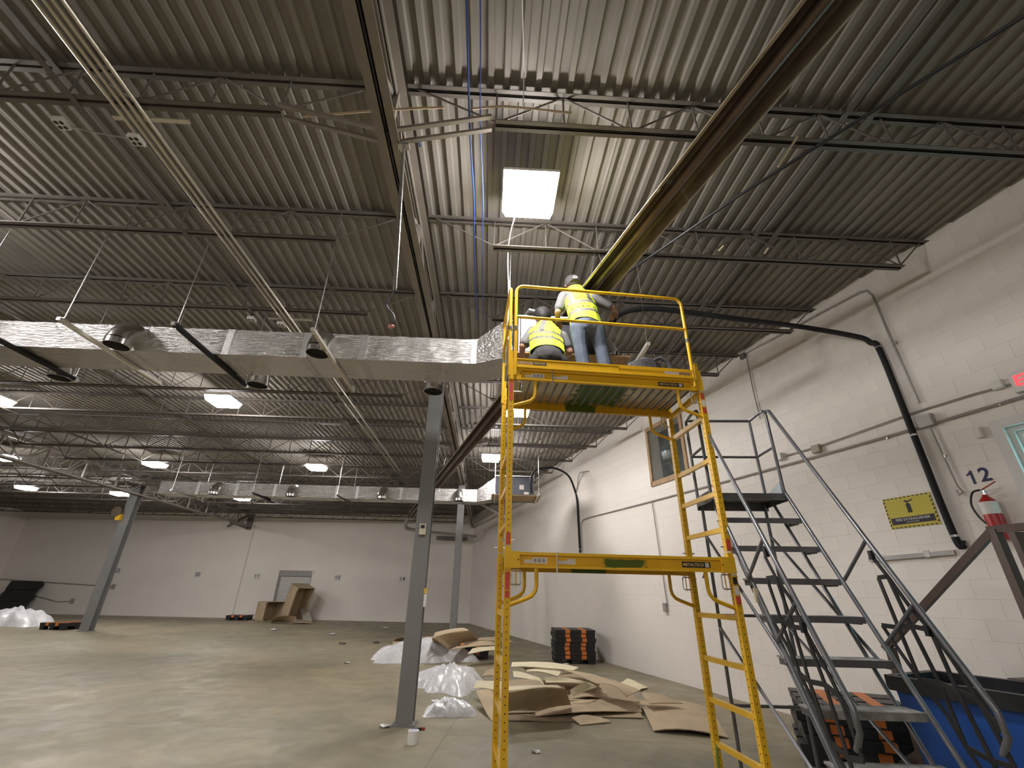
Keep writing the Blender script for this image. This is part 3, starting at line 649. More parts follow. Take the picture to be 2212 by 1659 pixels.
# unistrut bar
s0, z0 = onw(1880, 1209); s1, z1 = onw(2066, 1193)
th = thing('strut_channel', 'bare grey strut channel screwed to the right wall under the yellow sign', 'channel', tuple(wp((s0+s1)/2, z0-.03)))
MB().prism([wp(s0, z0-.025, .002), wp(s1, z1-.025, .002), wp(s1, z1+.025, .002), wp(s0, z0+.025, .002)], -WN*.04).build('channel', greypipe, th)
for k in (.18, .72):
    s = s0+(s1-s0)*k; z = z0+(z1-z0)*k; wbox(MB(), s-.03, s+.03, z-.03, z+.045, .035, .046).build('bolt_plate', galv, th)
# fire extinguisher sign (leans with the wall courses in the photo only through perspective)
s0, z1 = onw(1906, 1080); s1, z0 = onw(2034, 1130); z0 = onw(1921, 1146)[1]*.5+z0*.5
th = thing('safety_sign', 'yellow and black fire extinguisher sign on the right wall', 'sign', tuple(wp((s0+s1)/2, z0)))
ylw = mat('sign_yellow', (.55, .46, .045), .5, 0, .04)
wbox(MB(), min(s0, s1), max(s0, s1), z0, z1, .002, .007).build('sign_plate', ylw, th)
sa, sb = max(s0, s1), min(s0, s1)                      # sa is the left edge seen from the room
def sg(u, v, d=.0075): return wp(sa+(sb-sa)*u, z0+(z1-z0)*v, d)
def spoly(pts, name, m_, d=.0075): MB().prism([sg(u, v, d) for u, v in pts], -WN*.0008).build(name, m_, th)
spoly([(.06, .12), (.94, .12), (.94, .34), (.06, .34)], 'black_band', ink)
spoly([(.46, .46), (.55, .46), (.55, .73), (.52, .78), (.49, .78), (.46, .73)], 'extinguisher_pictogram', ink)
spoly([(.44, .84), (.48, .79), (.53, .80), (.62, .84), (.62, .88), (.52, .84), (.47, .88)], 'nozzle_pictogram', ink)
for v, n_, on in ((0.01, 11, 0), (.955, 11, 0)):
    for k in range(n_): spoly([(.03+k*.088, v), (.075+k*.088, v), (.055+k*.088, v+.035), (.01+k*.088, v+.035)], 'hazard_stripe', ink)
for u in (.005, .962):
    for k in range(7): spoly([(u, .07+k*.125), (u+.033, .10+k*.125), (u+.033, .16+k*.125), (u, .13+k*.125)], 'hazard_stripe', ink)
W_ = (sg(1, 0)-sg(0, 0)).normalized()
text_mb('FIRE EXTINGUISHER', .045, sg(.5, .262, .0090), W_, (0, 0, 1), .0004).build('lettering', paper, th)
spoly([(.36, .165), (.62, .165), (.62, .185), (.36, .185)], 'small_print', mat('dim_print', (.4, .4, .36), .6), .0090)
# number 12 and 2
def wall_number(txt, px, py, size, label):
    s, z = onw(px, py); tag(text_mb(txt, size, wp(s, z, .004), -WD, (0, 0, 1), .001, font_bold=True).build('wall_number', navy), label, 'number')
wall_number('12', 2113, 1029, .215, 'dark blue number 12 on the right wall above the fire extinguisher')
wall_number('2', 1520, 1240, .24, 'dark blue number 2 on the right wall behind the lower scaffold rail')
for txt, px, py, lb in (('23', 254, 1233, 'small dark number on the back wall right of the far left column'), ('20', 427, 1241, 'small dark number 20 on the back wall'), ('11', 555, 1245, 'small dark number 11 left of the shutter door'), ('10', 729, 1248, 'small dark number 10 right of the shutter door'), ('14', 869, 1251, 'small dark number 14 beside the nearest column')):
    q = onb(px, py); th = thing('wall_number', lb, 'number', tuple(q)); ax = Vector((1, -.10, 0)).normalized()
    MB().prism([q+ax*x_+Vector((0, 0, z_))+BN*.002 for x_, z_ in ((-.22, -.17), (.22, -.17), (.22, .17), (-.22, .17))], BN*.002).build('paper_sheet', paper, th)
    text_mb(txt, .31, q+BN*.007, ax, (0, 0, 1), .001, font_bold=True).build('digits', mat('faded_ink', (.10, .09, .13), .6, 0, 0), th)
# fire extinguisher
s, z = onw(2142, 1105, .1)
th = thing('fire_extinguisher', 'red fire extinguisher hanging on the right wall under the number 12', 'extinguisher', tuple(wp(s, z-.32, .1)))
c = wp(s, z-.30, .10)
MB().lathe([(.05, 0), (.075, .01), (.078, .05), (.078, .36), (.065, .42), (.03, .46), (.022, .48)], c, 20).build('cylinder', red, th, True)
MB().lathe([(.0795, .27), (.0795, .40)], c, 20).build('paper_label', paper, th, True)
MB().lathe([(.022, .48), (.022, .53), (.015, .54)], c, 12).build('valve', steel, th)
a_ = c+Vector((0, 0, .54))
MB().bar(a_, a_+WD*-.14+Vector((0, 0, .06)), .02, .008).build('lever', red, th); MB().bar(a_+Vector((0, 0, -.03)), a_+WD*-.15+Vector((0, 0, -.01)), .02, .008).build('carry_handle', steel, th)
MB().tube(bez([a_+WD*.02, a_+WD*.10+Vector((0, 0, -.02)), a_+WD*.15+Vector((0, 0, -.14)), a_+WD*.13+Vector((0, 0, -.27)), a_+WD*.085+Vector((0, 0, -.36))]), .011, 8).build('hose', black, th, True)
wbox(MB(), s-.03, s+.03, z-.1, z+.1, .003, .02).build('wall_bracket', steel, th)
# exit sign
s, z = onw(2183, 828, .07); s -= .20
th = thing('exit_sign', 'lit red exit sign at the right picture edge', 'exit sign', tuple(wp(s, z-.1)))
wbox(MB(), s-.20, s+.20, z-.115, z+.115, .002, .07).build('sign_housing', white, th)
text_mb('EXIT', .165, wp(s, z, .0715), -WD, (0, 0, 1), .002, font_bold=True).build('lit_letters', mat('exit_red', (1, .05, .06), .5, 0, 0, emit=1.3), th)
# --- door with lit glass
d = thing('door_1', 'white framed door with brightly lit glass at the right edge', 'door', tuple(wp(2.3, 1.22)), kind='structure')
a, b, c0, c1_ = DOOR
for q in ((b, b+.10, c0, c1_+.10), (a-.10, a, c0, c1_+.10), (a, b, c1_, c1_+.10)): wbox(MB(), q[0], q[1], q[2], q[3], -.14, .03).build('door_frame', white, d)
for q in ((b-.05, b, c0, c1_), (a, a+.05, c0, c1_), (a+.05, b-.05, c1_-.05, c1_)): wbox(MB(), q[0], q[1], q[2], q[3], -.14, -.03).build('door_stop', white, d)
for q in ((b-.09, b-.05, c0, c1_-.05), (a+.05, a+.09, c0, c1_-.05), (a+.09, b-.09, c1_-.10, c1_-.05), (a+.09, b-.09, c0, c0+.35)): wbox(MB(), q[0], q[1], q[2], q[3], -.12, -.08).build('door_leaf', white, d)
gm = bpy.data.materials.new('lit_glass'); gm.use_nodes = True
nt, N, L, B = nodes(gm); tc = N('ShaderNodeTexCoord'); vz = N('ShaderNodeTexVoronoi'); vz.inputs['Scale'].default_value = 7; L(tc.outputs['Object'], vz.inputs['Vector'])
cr = N('ShaderNodeValToRGB'); e = cr.color_ramp.elements; e[0].color = (.02, .18, .25, 1); e[0].position = .1; e[1].color = (.35, .95, 1, 1); e[1].position = .55; L(vz.outputs['Distance'], cr.inputs[0])
L(cr.outputs[0], B.inputs['Emission Color']); B.inputs['Emission Strength'].default_value = 2.2; B.inputs['Base Color'].default_value = (.1, .3, .35, 1); B.inputs['Roughness'].default_value = .1
wbox(MB(), a+.09, b-.09, c0+.35, c1_-.10, -.11, -.10).build('glass_pane', gm, d)
wbox(MB(), a-.2, b+.2, c0-.1, c1_+.2, -.30, -.29).build('back_sheet', white, d)
# --- boarded window with plastic film
w = thing('window_1', 'high window opening with raw wood frame sealed by crinkled plastic film', 'window', tuple(wp(8.7, 4.0)), kind='structure')
a, b, c0, c1_ = WIN
for q in ((a-.07, a+.02, c0-.09, c1_+.09), (b-.02, b+.07, c0-.09, c1_+.09), (a, b, c1_-.01, c1_+.09), (a-.07, b+.07, c0-.10, c0+.01)): wbox(MB(), q[0], q[1], q[2], q[3], .001, .04).build('frame_board', wood, w)
wbox(MB(), a-.05, b+.05, c0-.05, c1_+.05, -.32, -.30).build('dark_backing', mat('dark_void', (.009, .010, .010), .8, 0, .3), w)
for q in ((a-.01, a, c0, c1_), (b, b+.01, c0, c1_), (a, b, c1_, c1_+.01), (a, b, c0-.01, c0)): wbox(MB(), q[0], q[1], q[2], q[3], -.3, 0).build('reveal', blockpaint, w)
film = mat('clear_film', (.40, .46, .43), .07, 0, .3, 6, .7, 7, alpha=.16, spec=1.0, stretch=(1, 1, 2.2))
mb = MB(); n = 22
_r = random.Random(5); _fd = {}
def fd(i, j):
    if (i, j) not in _fd: _fd[i, j] = .02+.035*math.sin(i*.9+j*.35)*math.sin(j*1.1-i*.5)+_r.uniform(-.02, .02)
    return _fd[i, j]
for i in range(n):
    for j in range(n):
        S = [a+(b-a)*k/n for k in (i, i+1)]; Zz = [c0+(c1_-c0)*k/n for k in (j, j+1)]
        mb.quad(wp(S[0], Zz[0], -fd(i, j)), wp(S[1], Zz[0], -fd(i+1, j)), wp(S[1], Zz[1], -fd(i+1, j+1)), wp(S[0], Zz[1], -fd(i, j+1)))
mb.build('plastic_film', film, w, True)
MB().lathe([(.16, 0), (.2, .1), (.2, .2), (.05, .22)], wp(8.9, 4.6, -.25), 14).build('fan_hub', mat('fan_grey', (.25, .27, .27), .4, .5), w, True)
# --- brown steel stair and landing in front of the door
RC = 1.17                                              # rail stands this far off the wall
st = thing('steel_stair', 'brown painted steel landing and stair with handrail below the lit door', 'stair', tuple(wp(3, 0, RC)))
zt = 2.20
def rp(s, z): return wp(s, z, RC)
MB().bar(rp(1.2, zt), rp(2.72, zt), .06, .06).build('top_rail', brownpaint, st)
MB().bar(rp(2.68, 1.15), rp(2.68, zt), .07, .07).build('newel_post', brownpaint, st)
MB().bar(rp(2.52, .0), rp(2.52, 2.16), .14, .05).build('support_post', brownpaint, st)
e_ = onw(1912, 1402, RC)
MB().bar(rp(2.68, zt), rp(*e_), .06, .06).build('hand_rail', brownpaint, st)
MB().bar(rp(e_[0]-.06, e_[1]+.02), rp(e_[0]-.06, .02), .07, .07).build('newel_post', brownpaint, st)
MB().prism([rp(2.6, 1.22), rp(2.6, .92), rp(4.05, .0), rp(4.4, .0)], -WN*-.05).build('stringer', brownpaint, st)
wbox(MB(), 1.2, 2.7, 1.12, 1.22, .02, RC+.02).build('landing', brownpaint, st)
for k in range(6):
    z = 1.22-.203*(k+1); s = 2.72+.27*k
    if z > .05: wbox(MB(), s, s+.29, z-.04, z, .05, RC).build('tread', brownpaint, st)
# ================================================================== back of the hall
def bbox(mb, x0, x1, z0, z1, d0, d1): return mb.prism([bw(x0, z0, d0), bw(x1, z0, d0), bw(x1, z1, d0), bw(x0, z1, d0)], BN*(d1-d0))
for pts, r_, lb in ((((-30, 1250), (0, 1251), (243, 1267)), .03, 'thin grey conduit along the left part of the back wall'), (((0, 1285), (80, 1288), (125, 1300), (157, 1298)), .022, 'sagging grey cable low on the left part of the back wall')):
    tag(MB().tube([onb(x_, y_, .05) for x_, y_ in pts], r_, 6).build('wall_conduit', greypipe), lb, 'conduit')
for px, py, lb in ((246, 1267, 'grey outlet box at the end of the back wall conduit'), (158, 1298, 'grey outlet box at the end of the sagging cable'), (4, 1286, 'grey outlet box at the left edge of the back wall')):
    q = onb(px, py); tag(bbox(MB(), q.x-.10, q.x+.10, q.z-.13, q.z+.13, .002, .1).build('outlet_box', greypipe), lb, 'outlet box')
tag(MB().tube(bez([onb(395, 1098, .5), onb(395, 1103, .5), onb(405, 1106, .5), onb(415, 1108, .5)]), .05, 8).build('wall_spout', steelpaint), 'small dark bent pipe high on the back wall', 'pipe')
# horn and lamp on the far left column
q = onz(178, 1364, 0); h = ony(252, 1105, q.y-.2)
th = thing('signal_horn', 'yellow warning horn on the far left column', 'horn', tuple(h))
MB().lathe([(.05, .25), (.1, .15), (.2, 0), (.21, -.02)], h, 16, 'y').build('horn_bell', mat('horn_dark', (.10, .07, .04), .5), th, True)
MB().box(h+Vector((.12, .1, -.22)), .18, .2, .24).build('horn_base', yellow, th)
# thermostat, cable and switch on the nearest column
q = ony(913, 1143, c1p.y-.02)
th = thing('thermostat', 'cream thermostat with a dark display on the nearest column', 'thermostat', tuple(q))
MB().box(q, .10, .03, .16).build('case', mat('cream_plastic', (.62, .56, .42), .5), th); MB().box(q+Vector((0, -.016, .035)), .06, .004, .05).build('display', ink, th)
th = thing('wall_switch', 'white switch with a yellow cap on the side of the nearest column', 'switch', tuple(ony(919, 1290, c1p.y+.05)))
q = ony(920, 1276, c1p.y+.03); MB().box(q, .05, .05, .07).build('yellow_cap', mat('cap_yellow', (.7, .5, .1), .5), th)
q = ony(918, 1297, c1p.y+.03); MB().box(q, .035, .04, .17).build('switch_body', white, th)
MB().tube(bez([ony(922, 1245, c1p.y+.02), ony(930, 1258, c1p.y+.02), ony(926, 1270, c1p.y+.02), ony(920, 1278, c1p.y+.02)]), .004, 5).build('cable_loop', greypipe, th)
# ================================================================== floor: pallets
def pallet(c, rz, label, group, w=1.05, d=.95, h=.19, tilt=None, feet=True, strips=True):
    c = Vector(c); th = thing('plastic_pallet', label, 'pallet', tuple(c), group)
    if not hasattr(pallet, 'm'):
        mb = MB()
        for i in range(3): mb.mm((-w/2, -d/2+i*(d-.27)/2, h-.03), (w/2, -d/2+.27+i*(d-.27)/2, h))
        mb.mm((-w/2+.006, -d/2+.006, h-.092), (w/2-.006, d/2-.006, h-.036)).mm((-w/2, -d/2, h-.036), (w/2, d/2, h-.028))
        pallet.m = (mb.mesh('deck', black), MB().mm((-.06, -d/2-.003, h-.075), (.06, d/2+.003, h+.003)).mesh('orange_strip', orange), MB().mm((-.09, -.07, 0), (.09, .07, h-.09)).mesh('foot', black))
    dk, os_, ft = pallet.m
    linkmesh('deck', dk, th)
    for x in (-.2, .22) if strips else (): linkmesh('orange_strip', os_, th, (x, 0, 0))
    for x in (-.42, 0, .42) if feet else ():
        for y in (-.38, 0, .38): linkmesh('foot', ft, th, (x, y, 0))
    th.rotation_euler = (0 if tilt is None else tilt, 0, rz); return th
random.seed(3)
pc = (onz(1202, 1434, 0)+onz(1286, 1436, 0))/2+Vector((.02, .45, 0))
for k in range(7):
    pallet((pc.x+random.uniform(-.02, .02), pc.y+random.uniform(-.02, .02), k*.096), random.uniform(-.03, .03)-.02, f'black plastic pallet with orange strips, {["bottom", "second", "third", "fourth", "fifth", "sixth", "topmost"][k]} of the stack beside the right wall', 'pallet stack beside the right wall', feet=(k == 0))
for k in range(5):
    pallet((4.15+random.uniform(-.04, .04), 6.0+random.uniform(-.04, .04), k*.096), -.5+random.uniform(-.09, .09), f'black plastic pallet with orange strips, {["bottom", "second", "third", "fourth", "topmost"][k]} of the stack behind the rolling ladder', 'pallet stack behind the rolling ladder', feet=(k == 0))
q = onz(104, 1361, 0); o = pallet((q.x+.15, q.y+.6, 0), -.15, 'single black pallet lying on the floor left of the far left column', 'loose pallets'); o.scale = (1.0, 1.3, 1.3)
q = onb(46, 1312); o = pallet((q.x+.2, q.y-.62, .85), .0, 'black pallet leaning upright against the back wall at far left', 'loose pallets', tilt=1.25, strips=False); o.scale = (1.75, 1.9, 1.4)
q = onz(518, 1339, 0); o = pallet((q.x, q.y-.1, 0), .1, 'black pallet on the floor left of the cardboard box at the back wall', 'loose pallets'); o.scale = (1.05, 1, 1.3)
q = onz(1000, 1424, 0)
for k in range(2): pallet((q.x+.15, q.y+.45, k*.096), .05*k, f'dark pallet under the far cardboard heap, {["lower", "upper"][k]} one', 'pallets under the far heap', feet=(k == 0))
# ================================================================== cardboard
def sheet(P, label, m_=card, t=.012, bend=.0, n=6, group='flattened cardboard on the floor', fold=None, name='cardboard_sheet', wob=.012):
    """P: four corners (world) in order; a thin bowed board"""
    P = [Vector(p) for p in P]; mb = MB(); top = []; seed = random.uniform(0, 9)
    nrm = (P[1]-P[0]).cross(P[3]-P[0]).normalized()
    if nrm.z < 0: nrm = -nrm
    for i in range(n+1):
        u = i/n; row = []
        for j in range(5):
            v = j/4; p = P[0].lerp(P[1], u).lerp(P[3].lerp(P[2], u), v)
            p = p+nrm*(bend*4*u*(1-u)+wob*math.sin(5*u+seed)*math.cos(4*v+seed*2))
            if fold is not None and u > fold[0]: p = p+Vector((0, 0, fold[1]*(u-fold[0])))
            p.z = max(p.z, .002); row.append(p)
        top.append(row)
    lo = [[p-nrm*t for p in r] for r in top]
    for r in lo:
        for k, p in enumerate(r): r[k] = Vector((p.x, p.y, max(p.z, .0005)))
    for i in range(n):
        for j in range(4):
            mb.quad(top[i][j], top[i+1][j], top[i+1][j+1], top[i][j+1]); mb.quad(lo[i][j], lo[i][j+1], lo[i+1][j+1], lo[i+1][j])
    for i in range(n): mb.quad(top[i][0], lo[i][0], lo[i+1][0], top[i+1][0]); mb.quad(top[i][4], top[i+1][4], lo[i+1][4], lo[i][4])
    for j in range(4): mb.quad(top[0][j], top[0][j+1], lo[0][j+1], lo[0][j]); mb.quad(top[n][j], lo[n][j], lo[n][j+1], top[n][j+1])
    o = mb.build(name, m_)
    for p in o.data.polygons: p.use_smooth = False
    return tag(o, label, 'cardboard', group)
def spx(pts, *a, **k): return sheet([onz(x_, y_, z_) for x_, y_, z_ in pts], *a, **k)
random.seed(11)
spx([(1412, 1578, .02), (1574, 1593, .015), (1535, 1530, .03), (1380, 1512, .10)], 'large tan cardboard sheet at the right front of the near heap', card, bend=.05)
spx([(1405, 1521, .17), (1475, 1519, .16), (1440, 1505, .22), (1383, 1496, .24)], 'small tan flap propped over the right front sheet of the near heap', card, bend=.02)
spx([(1130, 1549, .03), (1388, 1537, .05), (1373, 1515, .12), (1234, 1515, .12)], 'long tan cardboard sheet along the front of the near heap', card, bend=.03)
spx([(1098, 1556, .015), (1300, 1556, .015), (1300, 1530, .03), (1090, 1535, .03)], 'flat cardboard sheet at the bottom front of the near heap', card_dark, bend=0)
spx([(1098, 1537, .12), (1233, 1521, .13), (1220, 1486, .42), (1092, 1494, .42)], 'upright brown box side facing the camera in the near heap', card, bend=.02)
spx([(1092, 1493, .42), (1220, 1485, .42), (1205, 1480, .44), (1100, 1483, .44)], 'folded pale top flap behind the upright box side of the near heap', card_pale, bend=.01)
spx([(1291, 1474, .36), (1352, 1504, .24), (1384, 1491, .27), (1218, 1447, .42)], 'long tan cardboard sheet slanting across the middle of the near heap', card, bend=.05)
spx([(1104, 1442, .44), (1238, 1448, .40), (1250, 1441, .40), (1106, 1429, .46)], 'long cream cardboard strip on the far top of the near heap', card_pale, bend=.03)
spx([(1140, 1450, .40), (1205, 1460, .36), (1212, 1452, .38), (1127, 1440, .43)], 'cream cardboard strip just under the top one of the near heap', card_pale, bend=.02)
spx([(1110, 1462, .36), (1175, 1478, .30), (1165, 1463, .35), (1108, 1451, .40)], 'cream cardboard wedge at the left middle of the near heap', card_pale, bend=.02)
spx([(1180, 1474, .30), (1294, 1480, .28), (1280, 1472, .32), (1177, 1464, .35)], 'narrow cream strip in the centre of the near heap', card_pale, bend=.02)
spx([(1240, 1505, .20), (1300, 1489, .24), (1282, 1480, .30), (1232, 1490, .28)], 'arched piece of cardboard in the centre of the near heap', card_pale, bend=.12)
spx([(1336, 1476, .03), (1380, 1490, .03), (1400, 1484, .03), (1355, 1466, .03)], 'pale oval scrap of cardboard behind the near heap', card_pale, bend=.01)
spx([(1062, 1556, .012), (1090, 1532, .03), (1062, 1488, .20), (1028, 1495, .18)], 'cardboard sheet sloping off the left end of the near heap', card, bend=.02)
spx([(1022, 1487, .14), (1085, 1492, .22), (1088, 1474, .30), (1030, 1470, .24)], 'cream sheet at the left end of the near heap', card_pale, bend=.02)
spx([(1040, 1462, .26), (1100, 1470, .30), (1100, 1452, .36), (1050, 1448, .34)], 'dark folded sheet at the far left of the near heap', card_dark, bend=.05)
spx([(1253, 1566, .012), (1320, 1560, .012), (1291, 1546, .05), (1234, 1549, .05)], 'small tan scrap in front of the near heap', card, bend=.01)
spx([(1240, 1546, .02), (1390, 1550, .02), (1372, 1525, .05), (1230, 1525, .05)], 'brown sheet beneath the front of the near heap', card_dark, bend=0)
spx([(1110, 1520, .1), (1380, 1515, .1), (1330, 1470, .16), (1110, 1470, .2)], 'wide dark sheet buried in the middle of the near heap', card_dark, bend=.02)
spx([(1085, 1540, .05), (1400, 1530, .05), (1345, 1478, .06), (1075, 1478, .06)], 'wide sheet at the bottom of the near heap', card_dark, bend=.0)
for k, (px, py, z_) in enumerate(((1115, 1500, .3), (1130, 1480, .33), (1150, 1490, .28), (1250, 1465, .33), (1270, 1500, .17))):
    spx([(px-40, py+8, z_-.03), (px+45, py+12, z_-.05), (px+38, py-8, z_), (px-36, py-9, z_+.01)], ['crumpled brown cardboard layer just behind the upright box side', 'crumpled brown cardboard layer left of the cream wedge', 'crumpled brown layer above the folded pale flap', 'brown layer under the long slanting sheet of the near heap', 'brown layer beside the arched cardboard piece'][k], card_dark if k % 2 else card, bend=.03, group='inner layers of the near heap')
# far heap
B0 = onz(1000, 1420, 0)
spx([(968, 1401, .30), (1032, 1383, .42), (1013, 1361, .72), (935, 1378, .58)], 'big tan open box side on top of the far heap', card, bend=.08)
spx([(935, 1377, .58), (1013, 1361, .72), (1000, 1356, .72), (940, 1366, .62)], 'folded top flap of the far heap', card, bend=.02)
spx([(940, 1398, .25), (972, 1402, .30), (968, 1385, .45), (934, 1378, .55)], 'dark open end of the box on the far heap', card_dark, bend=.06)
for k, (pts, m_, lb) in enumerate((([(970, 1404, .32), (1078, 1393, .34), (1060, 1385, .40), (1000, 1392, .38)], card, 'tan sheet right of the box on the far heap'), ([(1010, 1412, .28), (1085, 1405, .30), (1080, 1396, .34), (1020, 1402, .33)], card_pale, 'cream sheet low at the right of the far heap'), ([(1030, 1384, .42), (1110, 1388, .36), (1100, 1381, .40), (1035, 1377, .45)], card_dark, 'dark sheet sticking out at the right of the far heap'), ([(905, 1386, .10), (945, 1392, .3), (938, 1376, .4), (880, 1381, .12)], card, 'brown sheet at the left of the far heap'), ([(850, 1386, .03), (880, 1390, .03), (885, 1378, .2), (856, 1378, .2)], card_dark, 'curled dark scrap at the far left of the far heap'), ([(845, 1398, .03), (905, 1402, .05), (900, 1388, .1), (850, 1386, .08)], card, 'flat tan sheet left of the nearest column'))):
    spx(pts, lb, m_, bend=.03)
# boxes by the shutter door
def open_box(c, sx, sy, sz, rz, rx, label):
    c = Vector(c); th = thing('cardboard_box', label, 'box', tuple(c), 'boxes by the shutter door'); t = .02
    for a_, b_ in (((-sx/2, -sy/2, 0), (-sx/2+t, sy/2, sz)), ((sx/2-t, -sy/2, 0), (sx/2, sy/2, sz)), ((-sx/2, sy/2-t, 0), (sx/2, sy/2, sz)), ((-sx/2, -sy/2, 0), (sx/2, sy/2, t)), ((-sx/2, -sy/2, sz-t), (sx/2, sy/2, sz))):
        linkmesh('box_panel', MB().mm(a_, b_).mesh('box_panel', card), th)
    linkmesh('box_flap', MB().bar((-sx/2, -sy/2, sz*.5), (-sx/2-.25*sx, -sy/2-.3*sy, sz*.5), .02, sz*.9).mesh('box_flap', card), th)
    th.rotation_euler = (rx, 0, rz); return th
q = onz(570, 1341, 0); open_box((q.x, q.y+.5, 0), 1.1, .9, .95, 1.0, 0, 'open cardboard box lying left of the shutter door')
q = onz(635, 1340, 0); open_box((q.x, q.y-.35, .12), 1.0, .9, 1.75, .9, .28, 'tall open cardboard box tipped against the shutter door')
for pts, lb, m_ in (([(585, 1345, .02), (640, 1345, .02), (640, 1332, .3), (590, 1332, .35)], 'flattened cardboard in front of the shutter door', card), ([(625, 1347, .02), (675, 1347, .02), (672, 1341, .04), (620, 1340, .04)], 'flat cardboard piece right of the tipped box', card_dark), ([(655, 1341, .02), (675, 1340, .02), (664, 1312, .95), (648, 1316, .9)], 'clear plastic panel leaning beside the tipped box', mat('dull_plastic', (.45, .40, .34), .3, 0, .1))):
    if 'leaning' in lb: Yb = onz(665, 1340, 0).y-.5; sheet([onz(655, 1342, .01), onz(675, 1342, .01), ony(664, 1312, Yb+.35), ony(648, 1316, Yb+.3)], lb, m_, bend=.04)
    else: spx(pts, lb, m_, bend=.04)
# ================================================================== plastic film heaps and scraps
filmw = mat('white_film', (.64, .63, .64), .3, 0, .10, 9, .6, 16, trans=.08)
def film_heap(cx, cy, rx, ry, h, seed, label):
    rnd = random.Random(seed); mb = MB(); n, m_ = 44, 26; ph = [(rnd.uniform(2, 9), rnd.uniform(2, 9), rnd.uniform(0, 6)) for _ in range(9)]
    vs = {}
    for i in range(n+1):
        for j in range(m_+1):
            u = i/n*2-1; v = j/m_*2-1; r = math.hypot(u, v); a = math.atan2(v, u)
            edge = 1+.16*math.sin(3*a+seed)+.12*math.sin(7*a+seed*2)
            fall = max(0, 1-r**2.2)
            w_ = sum(abs(math.sin(p*u+q*v+s)) for p, q, s in ph)/9
            w2 = sum(abs(math.sin(3.1*p*u-2.7*q*v+s)) for p, q, s in ph)/9
            z = h*fall**.6*(.45+.55*w_)*(.80+.3*w2)+rnd.uniform(0, .02+.04*fall)*min(1, h*2)
            vs[i, j] = (Vector((cx+u*rx*edge, cy+v*ry*edge, max(.002, z if fall > 0 else .002))), fall)
    for i in range(n):
        for j in range(m_):
            q = [vs[i, j], vs[i+1, j], vs[i+1, j+1], vs[i, j+1]]
            if max(k[1] for k in q) <= 0: continue
            mb.quad(*[k[0] for k in q])
    bm = None
    o = mb.build('plastic_film_heap', filmw); 
    b = bmesh.new(); b.from_mesh(o.data); bmesh.ops.remove_doubles(b, verts=b.verts, dist=.0008); bmesh.ops.recalc_face_normals(b, faces=b.faces); b.to_mesh(o.data); b.free()
    for p_ in o.data.polygons: p_.use_smooth = True
    return tag(o, label, 'plastic film', 'heaps of white plastic film')
q = onz(905, 1428, 0); film_heap(q.x+.0, q.y+.3, 1.25, .75, .50, 2, 'big heap of white plastic film behind the nearest column')
q = onz(965, 1490, 0); film_heap(q.x, q.y+.45, .62, .85, .36, 5, 'heap of white plastic film between the column and the near cardboard')
q = onz(970, 1545, 0); film_heap(q.x, q.y+.1, .36, .26, .20, 9, 'small crumpled piece of plastic film right of the nearest column')
q = onz(12, 1352, 0); film_heap(q.x, q.y+.3, 1.5, .8, .75, 4, 'heap of white plastic film at the far left edge')
for k, (px, py, s_, lb) in enumerate(((830, 1570, .10, 'crumpled scrap of clear film left of the column foot'), (1158, 1626, .07, 'tiny scrap of film on the floor left of the scaffold'), (940, 1516, .08, 'white paper scrap behind the small plastic film'), (720, 1371, .22, 'white paper scrap on the floor in front of the back wall'), (592, 1361, .2, 'white scrap on the floor before the boxes'), (1222, 1436, .11, 'white film scrap at the foot of the pallet stack'), (832, 1357, .2, 'white scrap on the floor left of the column near the wall'), (750, 1433, .12, 'flat white scrap left of the film heap'))):
    q = onz(px, py, 0); mb = MB(); rnd = random.Random(k)
    ring = [q+Vector((math.cos(a)*s_*rnd.uniform(.5, 1), math.sin(a)*s_*rnd.uniform(.5, 1), .004+rnd.uniform(0, .03))) for a in [i*math.pi/4 for i in range(8)]]
    top = q+Vector((0, 0, s_*.35))
    for i in range(8): mb.quad(ring[i], ring[(i+1) % 8], top)
    mb.quad(*reversed(ring)); tag(mb.build('film_scrap', filmw), lb, 'scrap')
for k, (px, py, lb) in enumerate(((738, 1392, 'small dark wood scrap on the floor, left of two'), (812, 1390, 'small dark wood scrap on the floor nearer the column'))):
    q = onz(px, py, 0); tag(MB().box(q+Vector((0, 0, .03)), .16, .10, .06, k*.8).box(q+Vector((.05, .04, .02)), .12, .05, .03, k).build('wood_scrap', steelpaint), lb, 'scrap')
# tape roll and utility knife by the column
q = onz(891, 1607, 0)
th = thing('tape_roll', 'roll of white tape with a blue core standing by the nearest column', 'tape roll', tuple(q))
MB().lathe([(.036, 0), (.062, .001), (.062, .13), (.036, .131)], q, 24).build('tape_wrap', paper, th, True); MB().lathe([(.036, .10), (.036, .134), (.030, .134), (.030, .1)], q, 20).build('core', mat('core_blue', (.02, .08, .5), .5, 0, 0), th)
q = onz(900, 1578, 0); th = thing('utility_knife', 'red and black utility knife on the floor by the column foot', 'knife', tuple(q))
MB().box(q+Vector((0, 0, .015)), .12, .03, .022, .3).build('handle', ink, th); MB().box(q+Vector((.07, .022, .016)), .06, .028, .02, .3).build('red_end', red, th)
